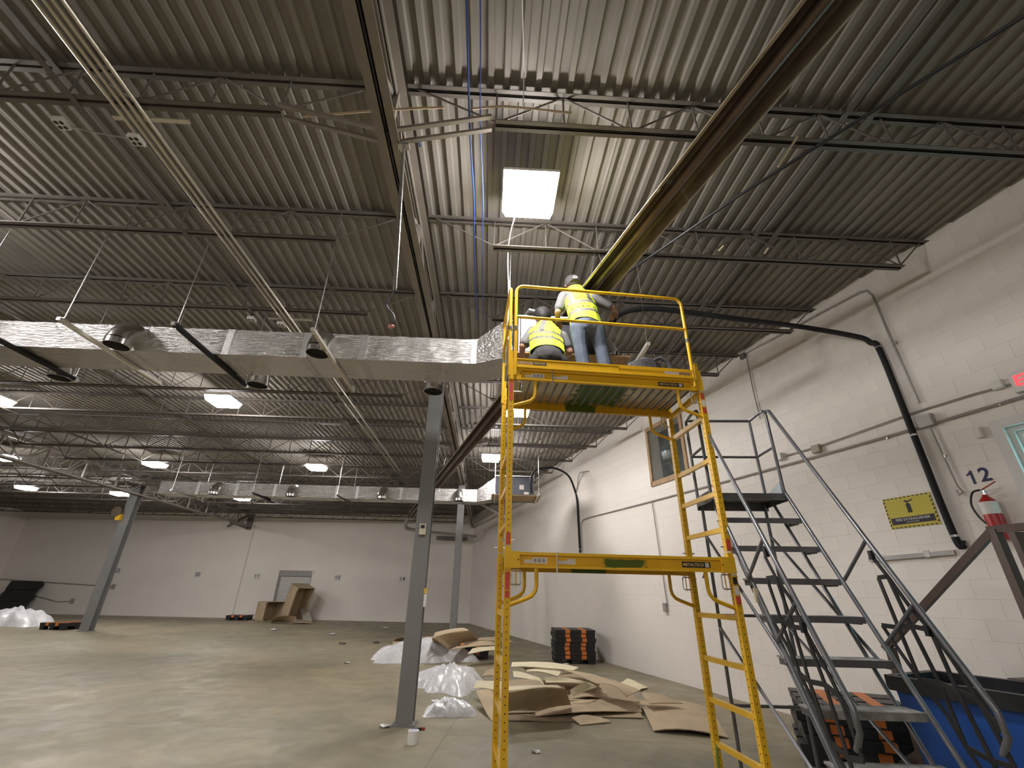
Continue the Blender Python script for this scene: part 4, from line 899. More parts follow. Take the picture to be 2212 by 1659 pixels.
# ================================================================== blue bin
th = thing('bulk_bin', 'large blue plastic bin with black rim at the lower right', 'bin', (3.85, 3.85, 0))
BZ = 1.05
C4 = [Vector((3.32, 4.15, 0)), Vector((3.95, 4.42, 0)), Vector((4.33, 3.55, 0)), Vector((3.68, 3.1, 0))]
cc = sum(C4, Vector())/4
def ringpt(p, k, z): return cc+(p-cc)*k+Vector((0, 0, z))
mb = MB(); lo = [ringpt(p, .86, .12) for p in C4]; hi = [ringpt(p, 1, BZ-.06) for p in C4]; li = [ringpt(p, .82, .16) for p in C4]; hin = [ringpt(p, .95, BZ-.06) for p in C4]
for i in range(4):
    j = (i+1) % 4; mb.quad(lo[i], lo[j], hi[j], hi[i]); mb.quad(li[j], li[i], hin[i], hin[j])
mb.quad(*reversed(lo)); mb.quad(*li); mb.build('tub', bluebin, th)
mb = MB()
for i in range(4):
    j = (i+1) % 4; mb.bar(ringpt(C4[i], 1.03, BZ-.05), ringpt(C4[j], 1.03, BZ-.05), .07, .10)
mb.build('rim', black, th)
for i in range(4):
    p = ringpt(C4[i], .75, 0); MB().lathe([(.05, -.02), (.06, 0), (.05, .02)], p+Vector((0, 0, .06)), 12, 'x').build('caster', black, th); MB().box(p+Vector((0, 0, .1)), .06, .06, .06).build('caster_fork', galv, th)
# ================================================================== rolling scaffold
SA = math.radians(3.46); SX = Vector((math.cos(SA), math.sin(SA), 0)); SY = Vector((-math.sin(SA), math.cos(SA), 0))
S0 = Vector((.155, 3.875, 0)); SL, SD = 1.905, .715
def S(x, y, z): return S0+SX*x+SY*y+Vector((0, 0, z))
scaf = thing('scaffold_tower', 'tall yellow two-tier rolling scaffold that the workers stand on', 'scaffold', tuple(S(SL/2, SD/2, 0)))
def sb(mb, x0, x1, y0, y1, z0, z1): return mb.frame(S((x0+x1)/2, (y0+y1)/2, (z0+z1)/2), SX*abs(x1-x0)/2, SY*abs(y1-y0)/2, Vector((0, 0, abs(z1-z0)/2)))
# yellow paint with a sprayed green patch (stays with the rail)
def patch_mat(name, base, cx, cz, wx, wz, rough=.35, brown=None):
    if name in MATS: return MATS[name]
    M = mat(name, base, rough, 0, .06, 4); nt, N, L, B = nodes(M)
    src = B.inputs['Base Color'].links[0].from_socket
    tc = N('ShaderNodeTexCoord'); sp = N('ShaderNodeSeparateXYZ'); L(tc.outputs['Object'], sp.inputs[0])
    nz = N('ShaderNodeTexNoise'); nz.inputs['Scale'].default_value = 9; nz.inputs['Detail'].default_value = 5; L(tc.outputs['Object'], nz.inputs['Vector'])
    dx = math_node(nt, 'ABSOLUTE', math_node(nt, 'DIVIDE', math_node(nt, 'SUBTRACT', sp.outputs[0], cx), wx))
    dz = math_node(nt, 'ABSOLUTE', math_node(nt, 'DIVIDE', math_node(nt, 'SUBTRACT', sp.outputs[2 if brown is None else 1], cz), wz))
    d_ = math_node(nt, 'ADD', math_node(nt, 'MAXIMUM', dx, dz), math_node(nt, 'MULTIPLY', math_node(nt, 'SUBTRACT', nz.outputs['Fac'], .5), 1.5 if brown else .9))
    f_ = math_node(nt, 'MULTIPLY', math_node(nt, 'SUBTRACT', 1.0, d_), 6.0, True)
    col = src
    if brown is not None:
        fb = math_node(nt, 'MULTIPLY', math_node(nt, 'SUBTRACT', math_node(nt, 'ADD', sp.outputs[1], math_node(nt, 'MULTIPLY', nz.outputs['Fac'], .25)), brown), 7.0, True)
        col = mix_col(nt, math_node(nt, 'MULTIPLY', fb, .75), col, (.40, .22, .06))
    L(mix_col(nt, math_node(nt, 'MULTIPLY', f_, .92), col, (.04, .115, .012)), B.inputs['Base Color'])
    return M
PW = .025
ZB, ZJ, ZT = .22, 1.955, 3.69
hole = mat('hole_dark', (.02, .012, .004), .9, 0, 0)
RUNG = .305
for fx, side in ((0, 'left'), (SL, 'right')):
    for tier, (za, zb) in enumerate(((ZB, ZJ-.005), (ZJ+.005, ZT))):
        fr = thing('end_frame', None, None, (0, 0, 0)); fr.parent = scaf; fr.location = S(fx, SD/2, za)-wloc(scaf)
        for fy in (0, SD):
            sb(MB(), fx-PW, fx+PW, fy-PW, fy+PW, za, zb).build('post', yellow, fr)
            hb = MB()
            z = za+.1
            while z < zb-.06:
                hb.frame(S(fx+(PW+.0005)*(1 if fx == 0 else -1), fy, z), SX*.0006, SY*.0042, Vector((0, 0, .0042)))
                hb.frame(S(fx, fy-PW-.0005, z), SX*.0042, SY*.0006, Vector((0, 0, .0042)))
                z += .0508
            tag(hb.build('pin_hole_row', hole, fr), kind='stuff')
        zr = (.47, .785, 1.10, 1.45) if tier == 0 else (2.14, 2.455, 2.77)
        for k, z in enumerate(zr):
            MB().bar(S(fx, PW, z), S(fx, SD-PW, z), .032, .040).build('rung', yellow, fr)
    for fy in (0, SD):
        MB().tube([S(fx, fy, ZT), S(fx, fy, ZT+.085)], .019, 12).build('stacking_pin', yellow, scaf, True)
        c = S(fx, fy, 0)
        cs = thing('caster', None, None, (0, 0, 0)); cs.parent = scaf; cs.location = c-wloc(scaf)
        MB().lathe([(.03, -.02), (.063, -.016), (.063, .016), (.03, .02)], c+Vector((0, 0, .063)), 16, 'x').build('wheel', black, cs); MB().mm(c+Vector((-.03, -.03, .10)), c+Vector((.03, .03, .22))).build('fork', galv, cs)
# platforms
LY = patch_mat('rail_yellow_green', (.80, .46, .018), .04, .05, .20, .035)
LYb = patch_mat('rear_rail_yellow_green', (.74, .41, .016), -.10, .04, .20, .05)
def platform(z0, tier, green_front):
    pf = thing('work_platform', None, None, (0, 0, 0)); pf.parent = scaf; pf.location = S(SL/2, SD/2, z0)-wloc(scaf); pf.rotation_euler = (0, 0, 0)
    H = .118
    for fy, nm, mt in ((0, 'front', LY if green_front else yellow), (SD, 'rear', LYb)):
        d = -1 if fy == 0 else 1; y0 = fy+d*.0
        rl = thing('side_rail', None, None, (0, 0, 0)); rl.parent = pf; rl.location = S(SL/2, fy, z0)-wloc(pf)
        rl_parent = rl
        # channel: web + two lips, local coordinates so the paint patch is placed along the rail
        mb = MB(); x0, x1 = -SL/2+.03, SL/2-.03
        mb.mm((x0, -.006, .0), (x1, .006, H)).mm((x0, min(0, d*.028), H-.022), (x1, max(0, d*.028), H)).mm((x0, min(0, d*.028), 0), (x1, max(0, d*.028), .018))
        o = linkmesh('rail_channel', mb.mesh('rail_channel', mt), rl_parent, (0, 0, 0), (0, 0, SA))
        for s_ in (-1, 1):
            MB().frame(S(SL/2+s_*(SL/2-.035), fy+d*.012, z0+H/2), SX*.062, SY*.020, Vector((0, 0, H/2+.004))).build('rail_bracket', yellow, rl_parent)
            MB().frame(S(SL/2+s_*(SL/2-.085), fy+d*.0325, z0+H/2), SX*.005, SY*.0006, Vector((0, 0, .005))).build('bolt_hole', hole, rl_parent)
    # deck of narrow slats
    sm = patch_mat('deck_board', (.58, .55, .46), .04, .05, .30, .34, .7, .17); 
    n = 20; w_ = (SL-.06)/n
    for k in range(n):
        x = -SL/2+.03+w_*(k+.5)
        me = MB().mm((x-w_*.43, -SD/2+.01, 0), (x+w_*.43, SD/2-.01, .014)).mesh('deck_slat', sm)
        linkmesh('deck_slat', me, pf, (0, 0, H-.032), (0, 0, SA))
    for k in range(n+1):
        x = .03+w_*k; sb(MB(), x-.006, x+.006, .01, SD-.01, z0+H-.055, z0+H-.034).build('deck_rib', mat('rib_grey', (.20, .19, .17), .6), pf)
    # curved corner braces and snap-lock handles
    for fx, s_ in ((0, 1), (SL, -1)):
        for fy in (0, SD):
            P = [S(fx+s_*.235, fy, z0+.01), S(fx+s_*.235, fy, z0-.13), S(fx+s_*.225, fy, z0-.17), S(fx+s_*.195, fy, z0-.205), S(fx+s_*.15, fy, z0-.225), S(fx+s_*.02, fy, z0-.27)]
            MB().tube(P, .0165, 10).build('corner_brace', yellow, pf, True)
            Q = [S(fx+s_*.025, fy-.01, z0-.018), S(fx+s_*.095, fy-.01, z0-.016), S(fx+s_*.105, fy-.01, z0-.026), S(fx+s_*.108, fy-.01, z0-.115), S(fx+s_*.098, fy-.01, z0-.126), S(fx+s_*.025, fy-.01, z0-.126)]
            MB().tube(Q, .006, 8).build('lock_handle', steel, pf, True)
            MB().tube([S(fx+s_*.07, fy, z0), S(fx+s_*.07, fy, z0-.14)], .005, 6).build('lock_pin', yellow, pf)
    return pf
ZL, ZU = 1.79, 3.464
pfl = platform(ZL, 0, True); pfu = platform(ZU, 1, False)
# joint pins and collars
for fx in (0, SL):
    for fy in (0, SD):
        MB().tube([S(fx-.06, fy, ZJ+.04), S(fx+.06, fy, ZJ+.04)], .006, 8).build('joint_pin', steel, scaf)
        sb(MB(), fx-PW-.004, fx+PW+.004, fy-PW-.004, fy+PW+.004, ZJ-.2, ZJ-.19).build('collar', yellow, scaf)
# brace links on the rails
for z0 in (ZL, ZU): MB().tube([S(.40, -.034, z0-.035), S(.40, -.034, z0+.12)], .006, 8).build('spring_clip', steel, scaf)
# gussets on the rear right corner of the top platform and cross tubes
for z0 in (ZU,):
    MB().bar(S(SL, PW, z0-.02), S(SL, SD-PW, z0-.02), .045, .045).build('end_tube', yellow, scaf)
    MB().prism([S(SL-.10, SD+.02, z0+.10), S(SL+.03, SD+.02, z0+.10), S(SL+.03, SD+.02, z0-.08)], SY*.01).build('corner_gusset', yellow, scaf)
    MB().bar(S(SL, PW, z0-.27), S(SL, SD-PW, z0-.27), .04, .045).build('end_tube', yellow, scaf)
# guard rail: front frame and left end frame
zg, zm, ztoe = 4.56, 4.17, 3.60
def guard(a, b, nm):
    g = thing('guard_rail', None, None, (0, 0, 0)); g.parent = scaf; g.location = (a+b)/2+Vector((0, 0, 3.6))-wloc(scaf)
    d = (b-a).normalized(); u = Vector((0, 0, 1)); r = .085; A = a+d*r; B_ = b-d*r
    P = [a+u*3.5, a+u*(zg-r)]+arc(A+u*(zg-r), -d, u, r, 0, math.pi/2, 6)[1:]+arc(B_+u*(zg-r), u, d, r, 0, math.pi/2, 6)+[b+u*(zg-r-.001), b+u*3.5]
    MB().tube(P, .017, 10).build('rail_hoop', yellow, g, True)
    MB().tube([a+u*zm, b+u*zm], .016, 10).build('mid_rail', yellow, g, True)
    for p in (a, b): MB().tube([p+u*(zm-.16), p+u*(zm-.12)], .021, 10).build('rail_sleeve', steel, g)
    return g
g = guard(S(.035, -.03, 0), S(SL-.06, -.03, 0), 'front')
gl = guard(S(-.02, -.02, 0), S(-.02, SD-.02, 0), 'left')
# toe boards (front in two overlapping halves)
sb(MB(), .05, SL*.56, -.045, -.038, ztoe, ztoe+.075).build('toe_board', yellow, scaf); sb(MB(), SL*.52, SL-.07, -.038, -.031, ztoe, ztoe+.075).build('toe_board', yellow, scaf)
sb(MB(), .05, SL-.07, -.05, -.044, ztoe+.068, ztoe+.080).build('toe_board_lip', yellow, scaf)
sb(MB(), .05, SL-.07, -.05, -.03, ztoe-.018, ztoe+.004).build('toe_board_lip', yellow, scaf)
# stickers and lettering on the scaffold
SNF = -SY
def sticker(x0, x1, z0, z1, y, m_, name='sticker'): return sb(MB(), x0, x1, y-.0006, y, z0, z1).build(name, m_, scaf)
def lettering(txt, size, x, z, y, m_, sx=1.0): text_mb(txt, size, S(x, y-.0012, z), SX, (0, 0, 1), .0003, font_bold=True).build('lettering', m_, scaf)
yf = -.0062
for z0, x0, x1 in ((ZL, SL-.435, SL-.185), (ZU, SL-.43, SL-.17)):
    sticker(x0, x1, z0+.032, z0+.078, yf, ink, 'brand_plate'); lettering('METALTECH', .033, (x0+x1)/2-.024, z0+.054, yf, gold); sticker(x1-.045, x1-.012, z0+.037, z0+.073, yf-.0006, paper)
for z0 in (ZL, ZU):
    sticker(.135, .20, z0+.035, z0+.062, yf, paper); sticker(.20, .325, z0+.033, z0+.080, yf, paper); sticker(.415, .49, z0+.035, z0+.060, yf, paper); sticker(.49, .56, z0+.033, z0+.075, yf, paper)
    for k in range(3): sticker(.215+k*.035, .235+k*.035, z0+.045, z0+.070, yf-.0007, mat('pictogram_grey', (.35, .33, .33), .6, 0, .3, 90))
sticker(.06, .21, ztoe+.02, ztoe+.045, -.0455, mat('sticker_mix', (.35, .22, .15), .6, 0, .6, 60)); sticker(.21, .34, ztoe+.018, ztoe+.048, -.0455, ink, 'brand_plate'); lettering('METALTECH', .019, .275, ztoe+.033, -.0465, gold)
sticker(SL-.36, SL-.21, ztoe+.02, ztoe+.05, -.0385, paper); sticker(SL-.21, SL-.10, ztoe+.02, ztoe+.05, -.0385, mat('sticker_mix', (.35, .22, .15), .6, 0, .6, 60))
for fx in (0, SL):
    yy = -PW-.0008
    for z0 in (ZL, ZU):
        sticker(fx-.018, fx+.018, z0+.045, z0+.095, yy, mat('sticker_orange', (.65, .25, .06), .5, 0, .1))
        if fx == 0:
            sticker(fx-.018, fx+.018, z0+.0, z0+.045, yy, mat('sticker_green', (.28, .36, .20), .5, 0, .2)); sticker(fx-.018, fx+.018, z0-.16, z0-.02, yy, redlabel); sticker(fx-.018, fx+.018, z0-.22, z0-.17, yy, redlabel)
        else:
            sticker(fx-.018, fx+.018, z0-.02, z0+.035, yy, paper); sticker(fx-.018, fx+.018, z0-.09, z0-.03, yy, ink if z0 < 2 else redlabel); sticker(fx-.018, fx+.018, z0-.17, z0-.10, yy, paper); sticker(fx-.018, fx+.018, z0-.24, z0-.18, yy, redlabel)
    sticker(fx-.018, fx+.018, ZJ+.01, ZJ+.10, yy, redlabel)
# green strap tied at the foot of the rear right post
tag(MB().tube(bez([S(SL+.03, SD, .50), S(SL-.03, SD-.06, .42), S(SL-.06, SD-.1, .25), S(SL-.10, SD-.12, .03)]), .014, 8).build('tie_strap', mat('strap_green', (.20, .28, .03), .6), smooth=True), 'green strap tied to the foot of the scaffold', 'strap')
# ================================================================== rolling ladder
LH = .091; LF = Vector((math.sin(LH), math.cos(LH), 0)); LR = Vector((math.cos(LH), -math.sin(LH), 0))
L0 = Vector((2.433, 4.01, 0)); LW, RISE, RUNL, Z9 = .69, .253, .162, 2.25
def Lp(r, f, z): return L0+LR*r+LF*f+Vector((0, 0, z))
lad = thing('rolling_ladder', 'dark grey rolling warehouse ladder with handrails right of the scaffold', 'ladder', tuple(Lp(0, -.6, 0)))
hw = LW/2
def step_f(z): return RUNL*(z-Z9)/RISE
for k in range(0, 9):
    z = Z9-RISE*k; f = step_f(z); t = thing('step', None, None, (0, 0, 0)); t.parent = lad; t.location = Lp(0, f, z-.04)-wloc(lad)
    MB().frame(Lp(0, f+.09, z-.006), LR*(hw-.012), LF*.09, Vector((0, 0, .006))).build('tread', dustystep, t)
    MB().frame(Lp(0, f, z-.022), LR*(hw-.012), LF*.006, Vector((0, 0, .022))).build('nosing', darktube if k < 5 else dustystep, t)
    for s_ in (-1, 1): MB().frame(Lp(s_*(hw-.03), f+.1, z-.03), LR*.006, LF*.08, Vector((0, 0, .022))).build('tread_bracket', darktube, t)
zp = Z9+RISE; fp = step_f(zp)
pl = thing('top_platform', None, None, (0, 0, 0)); pl.parent = lad; pl.location = Lp(0, fp, zp-.05)-wloc(lad)
MB().frame(Lp(0, fp+.20, zp-.006), LR*(hw+.01), LF*.20, Vector((0, 0, .006))).build('deck_plate', dustystep, pl)
for f_, h_ in ((fp, .03), (fp+.40, .05)): MB().frame(Lp(0, f_, zp-h_), LR*(hw+.01), LF*.006, Vector((0, 0, h_))).build('edge_channel', darktube, pl)
for s_ in (-1, 1): MB().frame(Lp(s_*(hw+.005), fp+.20, zp-.02), LR*.006, LF*.20, Vector((0, 0, .05))).build('edge_channel', darktube, pl)
toe_m = mat('toe_plate', (.30, .35, .36), .4, .5, .1)
MB().prism([Lp(hw-.02, fp+.02, zp), Lp(hw-.02, fp+.38, zp), Lp(hw-.02, fp+.38, zp+.02), Lp(hw-.02, fp+.02, zp+.12)], LR*.004).build('toe_plate', toe_m, pl)
zlow = Z9-RISE*8
for s_ in (-1, 1):
    MB().tube([Lp(s_*hw, fp, zp), Lp(s_*hw, step_f(.06), .06)], .0165, 10).build('stringer_tube', darktube, lad, True)
    MB().tube([Lp(s_*(hw-.06), fp+.16, zp-.05), Lp(s_*(hw-.06), step_f(.12)+.16, .12)], .014, 8).build('inner_stringer', darktube, lad, True)
    rl = .80
    # hand rail beside the steps
    off = Vector((0, 0, rl)); off = LF*-.03+off
    def HR(z): return Lp(s_*(hw+.02), step_f(z), z)
    top = HR(zp)+Vector((0, 0, .86)); bot = HR(.62)+Vector((0, 0, .55))+LF*-.18
    dirn = (top-bot).normalized()
    P = [Lp(s_*hw, fp+.04, zp+.80), Lp(s_*(hw+.01), fp+.02, zp+.85)]+[top-dirn*.03, bot]
    e = bot+Vector((0, 0, -.05))-LF*.05
    P += [bot-dirn*.10, bot-dirn*.17+Vector((0, 0, -.05))+LF*.03, bot-dirn*.18+Vector((0, 0, -.13))+LF*.10]
    MB().tube(P, .0165, 10).build('hand_rail', darktube, lad, True)
    for zz in (1.74, 1.33):
        a = HR(zz); tpar = (a+Vector((0, 0, .4))-bot).dot(dirn); b = bot+dirn*tpar*1.0
        b2 = bot+dirn*((a-bot).dot(dirn)+.02)
        MB().tube([a, b2], .013, 8).build('rail_strut', darktube, lad, True)
    # platform guard: front post and back hoop
    MB().tube([Lp(s_*hw, fp+.02, zp), Lp(s_*hw, fp+.02, zp+.80), Lp(s_*hw, fp+.06, zp+.86), Lp(s_*hw, fp+.12, zp+.87), Lp(s_*hw, fp+.36, zp+.87)], .0155, 10).build('guard_post', darktube, lad, True)
    MB().tube([Lp(s_*hw, fp+.38, zp), Lp(s_*hw, fp+.38, zp+.86)], .0155, 10).build('guard_post', darktube, lad, True)
    MB().tube([Lp(s_*hw, fp+.02, zp+.46), Lp(s_*hw, fp+.38, zp+.46)], .013, 8).build('guard_mid_rail', darktube, lad, True)
    # rear leg and diagonals
    MB().tube([Lp(s_*(hw-.03), fp+.38, zp-.04), Lp(s_*(hw-.03), fp+.44, .14)], .0155, 10).build('rear_leg', darktube, lad, True)
    MB().tube([Lp(s_*(hw-.03), fp+.385, zp-.35), Lp(s_*(hw-.03), step_f(1.2)+.1, 1.2)], .013, 8).build('side_brace', darktube, lad, True)
    MB().tube([Lp(s_*(hw-.03), fp+.41, 1.35), Lp(s_*(hw-.03), step_f(.3)+.1, .3)], .013, 8).build('side_brace', darktube, lad, True)
    MB().lathe([(.03, -.018), (.055, -.014), (.055, .014), (.03, .018)], Lp(s_*(hw-.03), fp+.44, .056), 14, 'x').build('caster_wheel', black, lad)
    MB().frame(Lp(s_*hw, step_f(.06)+.02, .03), LR*.03, LF*.05, Vector((0, 0, .03))).build('rubber_foot', black, lad)
for z in (zp+.87, zp+.46): MB().tube([Lp(-hw, fp+.38, z), Lp(hw, fp+.38, z)], .0155 if z > zp+.6 else .013, 10).build('back_rail', darktube, lad, True)
for z in (1.45, .75): MB().tube([Lp(-hw+.03, fp+.41, z), Lp(hw-.03, fp+.41, z)], .013, 8).build('rear_cross_tube', darktube, lad, True)
tag(MB().box(Lp(-hw-.016, step_f(1.62), 1.62), .03, .02, .1).build('worn_tape', card_pale, lad))
# strap nets hung on both hand rails
def net(s_, label, seed):
    rnd = random.Random(seed); th = thing('strap_net', label, 'strap net', tuple(Lp(s_*(hw+.02), -.9, .8)), 'strap nets on the ladder rails')
    def G(u, v):                                        # u along the slope downwards, v between stringer and hand rail
        z = 1.30-u*.90; a = Lp(s_*(hw+.025), step_f(z), z); return a+Vector((0, 0, .12+.50*v))+LF*(-.10*v)+Vector((rnd.uniform(-.012, .012), rnd.uniform(-.012, .012), rnd.uniform(-.02, .02)))
    nu = 7; P = {(i, j): G(i/(nu-1), (.08, .36, .64, .92)[j]) for i in range(nu) for j in range(4)}
    for j in (0, 3):
        for i in range(nu-1): MB().bar(P[i, j], P[i+1, j], .026, .008, LR).build('long_strap', black, th)
    for i in range(nu-1):
        for j in range(3):
            a_, b_ = ((i, j), (i+1, j+1)) if (i+j) % 2 == 0 else ((i+1, j), (i, j+1))
            MB().bar(P[a_], P[b_], .028, .009, LR).build('cross_strap', black, th)
    for u in (.0, .5, .95):
        c = G(u, .95); MB().box(c, .028, .028, .06).build('buckle', black, th)
net(-1, 'tangled black strap net on the left handrail of the rolling ladder', 3)
net(1, 'black strap net on the right handrail in front of the blue bin', 8)
# canvas tool bag on the scaffold deck
bg = thing('tool_bag', 'grey canvas tool bag at the right end of the upper scaffold deck', 'bag', tuple(S(1.45, .35, ZU+.12)))
zd = ZU+.106
mb = MB(); prof = [(.15, 0), (.17, .03), (.18, .16), (.15, .27), (.05, .33)]
n = 16
for (r0, h0), (r1, h1) in zip(prof, prof[1:]):
    for k in range(n):
        a, b = 2*math.pi*k/n, 2*math.pi*(k+1)/n
        f = lambda r, an, h: S(1.44+1.15*r*math.cos(an), .19+.7*r*math.sin(an), zd+h+.012*math.sin(3*an))
        mb.quad(f(r0, a, h0), f(r0, b, h0), f(r1, b, h1), f(r1, a, h1))
mb.quad(*[S(1.44+1.15*.05*math.cos(2*math.pi*k/n), .19+.035*math.sin(2*math.pi*k/n), zd+.33) for k in range(n)]); mb.quad(*[S(1.44+1.15*.15*math.cos(2*math.pi*k/n), .19+.105*math.sin(2*math.pi*k/n), zd) for k in reversed(range(n))])
mb.build('bag_body', mat('grey_canvas', (.075, .073, .08), .85, 0, .2, 14, .2, 30), bg, True)
MB().tube(bez([S(1.5, .16, zd+.27), S(1.60, .13, zd+.32), S(1.68, .11, zd+.24), S(1.71, .10, zd+.03)]), .022, 8).build('shoulder_strap', mat('grey_canvas', (.075, .073, .08), .85), bg, True)
MB().mm(S(1.38, .045, zd+.08), S(1.50, .075, zd+.22)).build('front_pocket', mat('grey_canvas', (.075, .073, .08), .85), bg)
# ================================================================== the two workers
def blob(caps, name, m_, parent, voxel=.012, smooth=4, cut=None):
    """one continuous surface grown around tapered capsules (p0, r0, p1, r1)"""
    bm = bmesh.new(); off = wloc(parent)
    t = bmesh.new(); bmesh.ops.create_icosphere(t, subdivisions=2, radius=1.0); unit = [v.co.copy() for v in t.verts]; t.free()
    for p0, r0, p1, r1 in caps:
        b2 = bmesh.new(); vs = []
        for p, r in ((Vector(p0), r0), (Vector(p1), r1)):
            rr = r if isinstance(r, tuple) else (r, r, r)
            vs += [b2.verts.new(Vector((c.x*rr[0], c.y*rr[1], c.z*rr[2]))+p-off) for c in unit]
        bmesh.ops.convex_hull(b2, input=vs)
        loose = [v for v in b2.verts if not v.link_faces]
        if loose: bmesh.ops.delete(b2, geom=loose, context='VERTS')
        tm = bpy.data.meshes.new('capsule'); b2.to_mesh(tm); b2.free(); bm.from_mesh(tm); bpy.data.meshes.remove(tm)
    bmesh.ops.recalc_face_normals(bm, faces=bm.faces)
    me = bpy.data.meshes.new(name); bm.to_mesh(me); bm.free()
    o = bpy.data.objects.new(name, me); COL.objects.link(o)
    r = o.modifiers.new('r', 'REMESH'); r.mode = 'VOXEL'; r.voxel_size = voxel
    s = o.modifiers.new('s', 'SMOOTH'); s.iterations = smooth; s.factor = .5
    dg = bpy.context.evaluated_depsgraph_get(); dg.update()
    me2 = bpy.data.meshes.new_from_object(o.evaluated_get(dg)); o.modifiers.clear(); o.data = me2; me2.name = name; bpy.data.meshes.remove(me)
    if cut:
        b = bmesh.new(); b.from_mesh(me2)
        for co, no in cut:
            bmesh.ops.bisect_plane(b, geom=b.verts[:]+b.edges[:]+b.faces[:], plane_co=Vector(co)-off, plane_no=Vector(no), clear_outer=True)
        b.to_mesh(me2); b.free()
    me2.materials.clear(); me2.materials.append(m_)
    for p in me2.polygons: p.use_smooth = True
    o.parent = parent; return o
skin = mat('skin', (.36, .19, .125), .55, 0, .08, 10)
tee = mat('grey_tshirt', (.13, .125, .128), .85, 0, .1, 12, .1, 30)
jeans = mat('blue_jeans', (.085, .105, .145), .85, 0, .28, 7, .3, 14)
darkpants = mat('dark_trousers', (.022, .02, .02), .85, 0, .2, 10, .2, 20)
capm = mat('grey_cap', (.055, .05, .048), .8, 0, .1)
hairm = mat('dark_hair', (.012, .010, .010), .7, 0, .2)
shoe_m = mat('work_shoe', (.03, .025, .02), .6)
def vest_mat(name, org, axis, bands, sx, straps, right, curve):
    """hi-vis yellow with grey tape bands measured along the back"""
    M = mat(name, (.62, .82, .03), .7, 0, .06, 10, .25, 22); nt, N, L, B = nodes(M); src = B.inputs['Base Color'].links[0].from_socket
    tc = N('ShaderNodeTexCoord'); v0 = N('ShaderNodeVectorMath'); v0.operation = 'SUBTRACT'; L(tc.outputs['Object'], v0.inputs[0]); v0.inputs[1].default_value = org
    def dot(v):
        n = N('ShaderNodeVectorMath'); n.operation = 'DOT_PRODUCT'; L(v0.outputs[0], n.inputs[0]); n.inputs[1].default_value = v; return n.outputs['Value']
    t = dot(axis); u = dot(right); t2 = math_node(nt, 'ADD', t, math_node(nt, 'MULTIPLY', math_node(nt, 'MULTIPLY', u, u), curve)); f = None
    for c, h in bands:
        k = math_node(nt, 'LESS_THAN', math_node(nt, 'ABSOLUTE', math_node(nt, 'SUBTRACT', t2, c)), h); f = k if f is None else math_node(nt, 'MAXIMUM', f, k)
    for c, h, tmin in straps:
        k = math_node(nt, 'MULTIPLY', math_node(nt, 'LESS_THAN', math_node(nt, 'ABSOLUTE', math_node(nt, 'SUBTRACT', u, c)), h), math_node(nt, 'GREATER_THAN', t2, tmin)); f = math_node(nt, 'MAXIMUM', f, k)
    L(mix_col(nt, f, src, (.115, .11, .10)), B.inputs['Base Color'])
    B.inputs['Emission Color'].default_value = (0, 0, 0, 1); return M
def wrap_text(txt, size, org, ax, ay, target, parent, m_, name='lettering'):
    """lettering pressed onto the vest along the vest normal"""
    mb = text_mb(txt, size, org, ax, ay, 0.0, font_bold=True); off = wloc(parent); toff = wloc(target)
    bm = bmesh.new(); bm.from_mesh(target.data); T = BVHTree.FromBMesh(bm); bm.free()
    n = Vector(ax).normalized().cross(Vector(ay).normalized())
    miss = set()
    for i, v in enumerate(mb.v):
        h = T.ray_cast(v-toff+n*.35, -n, 1.0)
        if h[0] is not None: mb.v[i] = h[0]+toff+n*.004
        else: miss.add(i)
    mb.f = [f for f in mb.f if not any(k in miss for k in f)]
    mb.build(name, m_, parent)
def hand(caps, wrist, d, n, up, r=.0095, curl=.5, mirror=1):
    """palm, four unequal bent fingers and a thumb leaving the side of the palm"""
    d = Vector(d).normalized(); n = Vector(n).normalized(); sd = d.cross(n).normalized()*mirror; w = Vector(wrist)
    k = w+d*.085
    for s in (-.026, -.009, .009, .026): caps.append((w+sd*s*.6, .018, k+sd*s, .0135))
    for s, l in ((-.028, .060), (-.0095, .074), (.0095, .080), (.028, .070)):
        b = k+sd*s; m1 = b+(d*math.cos(curl)+n*math.sin(curl)).normalized()*l*.5; e = m1+(d*math.cos(curl*2)+n*math.sin(curl*2)).normalized()*l*.5
        caps += [(b, r, m1, r*.95), (m1, r*.95, e, r*.8)]
    tb = w+d*.025+sd*.03; t1 = tb+(sd*.8+d*.7+n*.3).normalized()*.04; t2 = t1+(d+n*.5).normalized()*.032
    caps += [(w+sd*.012, .016, tb, .014), (tb, .0125, t1, .011), (t1, .011, t2, .0095)]
def head_caps(c, fwd, up, r=.095):
    c = Vector(c); f = Vector(fwd).normalized(); u = Vector(up).normalized(); s = f.cross(u).normalized()
    caps = [(c+u*.02-f*.015, r, c+u*.0+f*.02, r*.94), (c+f*.02, r*.80, c-u*.085+f*.045, r*.55), (c+f*.098-u*.01, .010, c+f*.112-u*.04, .015)]
    for k in (-1, 1): caps += [(c+s*k*.092-u*.005, .014, c+s*k*.096-u*.045, .011), (c+s*k*.033+f*.083+u*.012, .017, c+s*k*.033+f*.085+u*.010, .016)]
    caps += [(c+f*.088-u*.068-s*.022, .009, c+f*.088-u*.068+s*.022, .009)]
    return caps
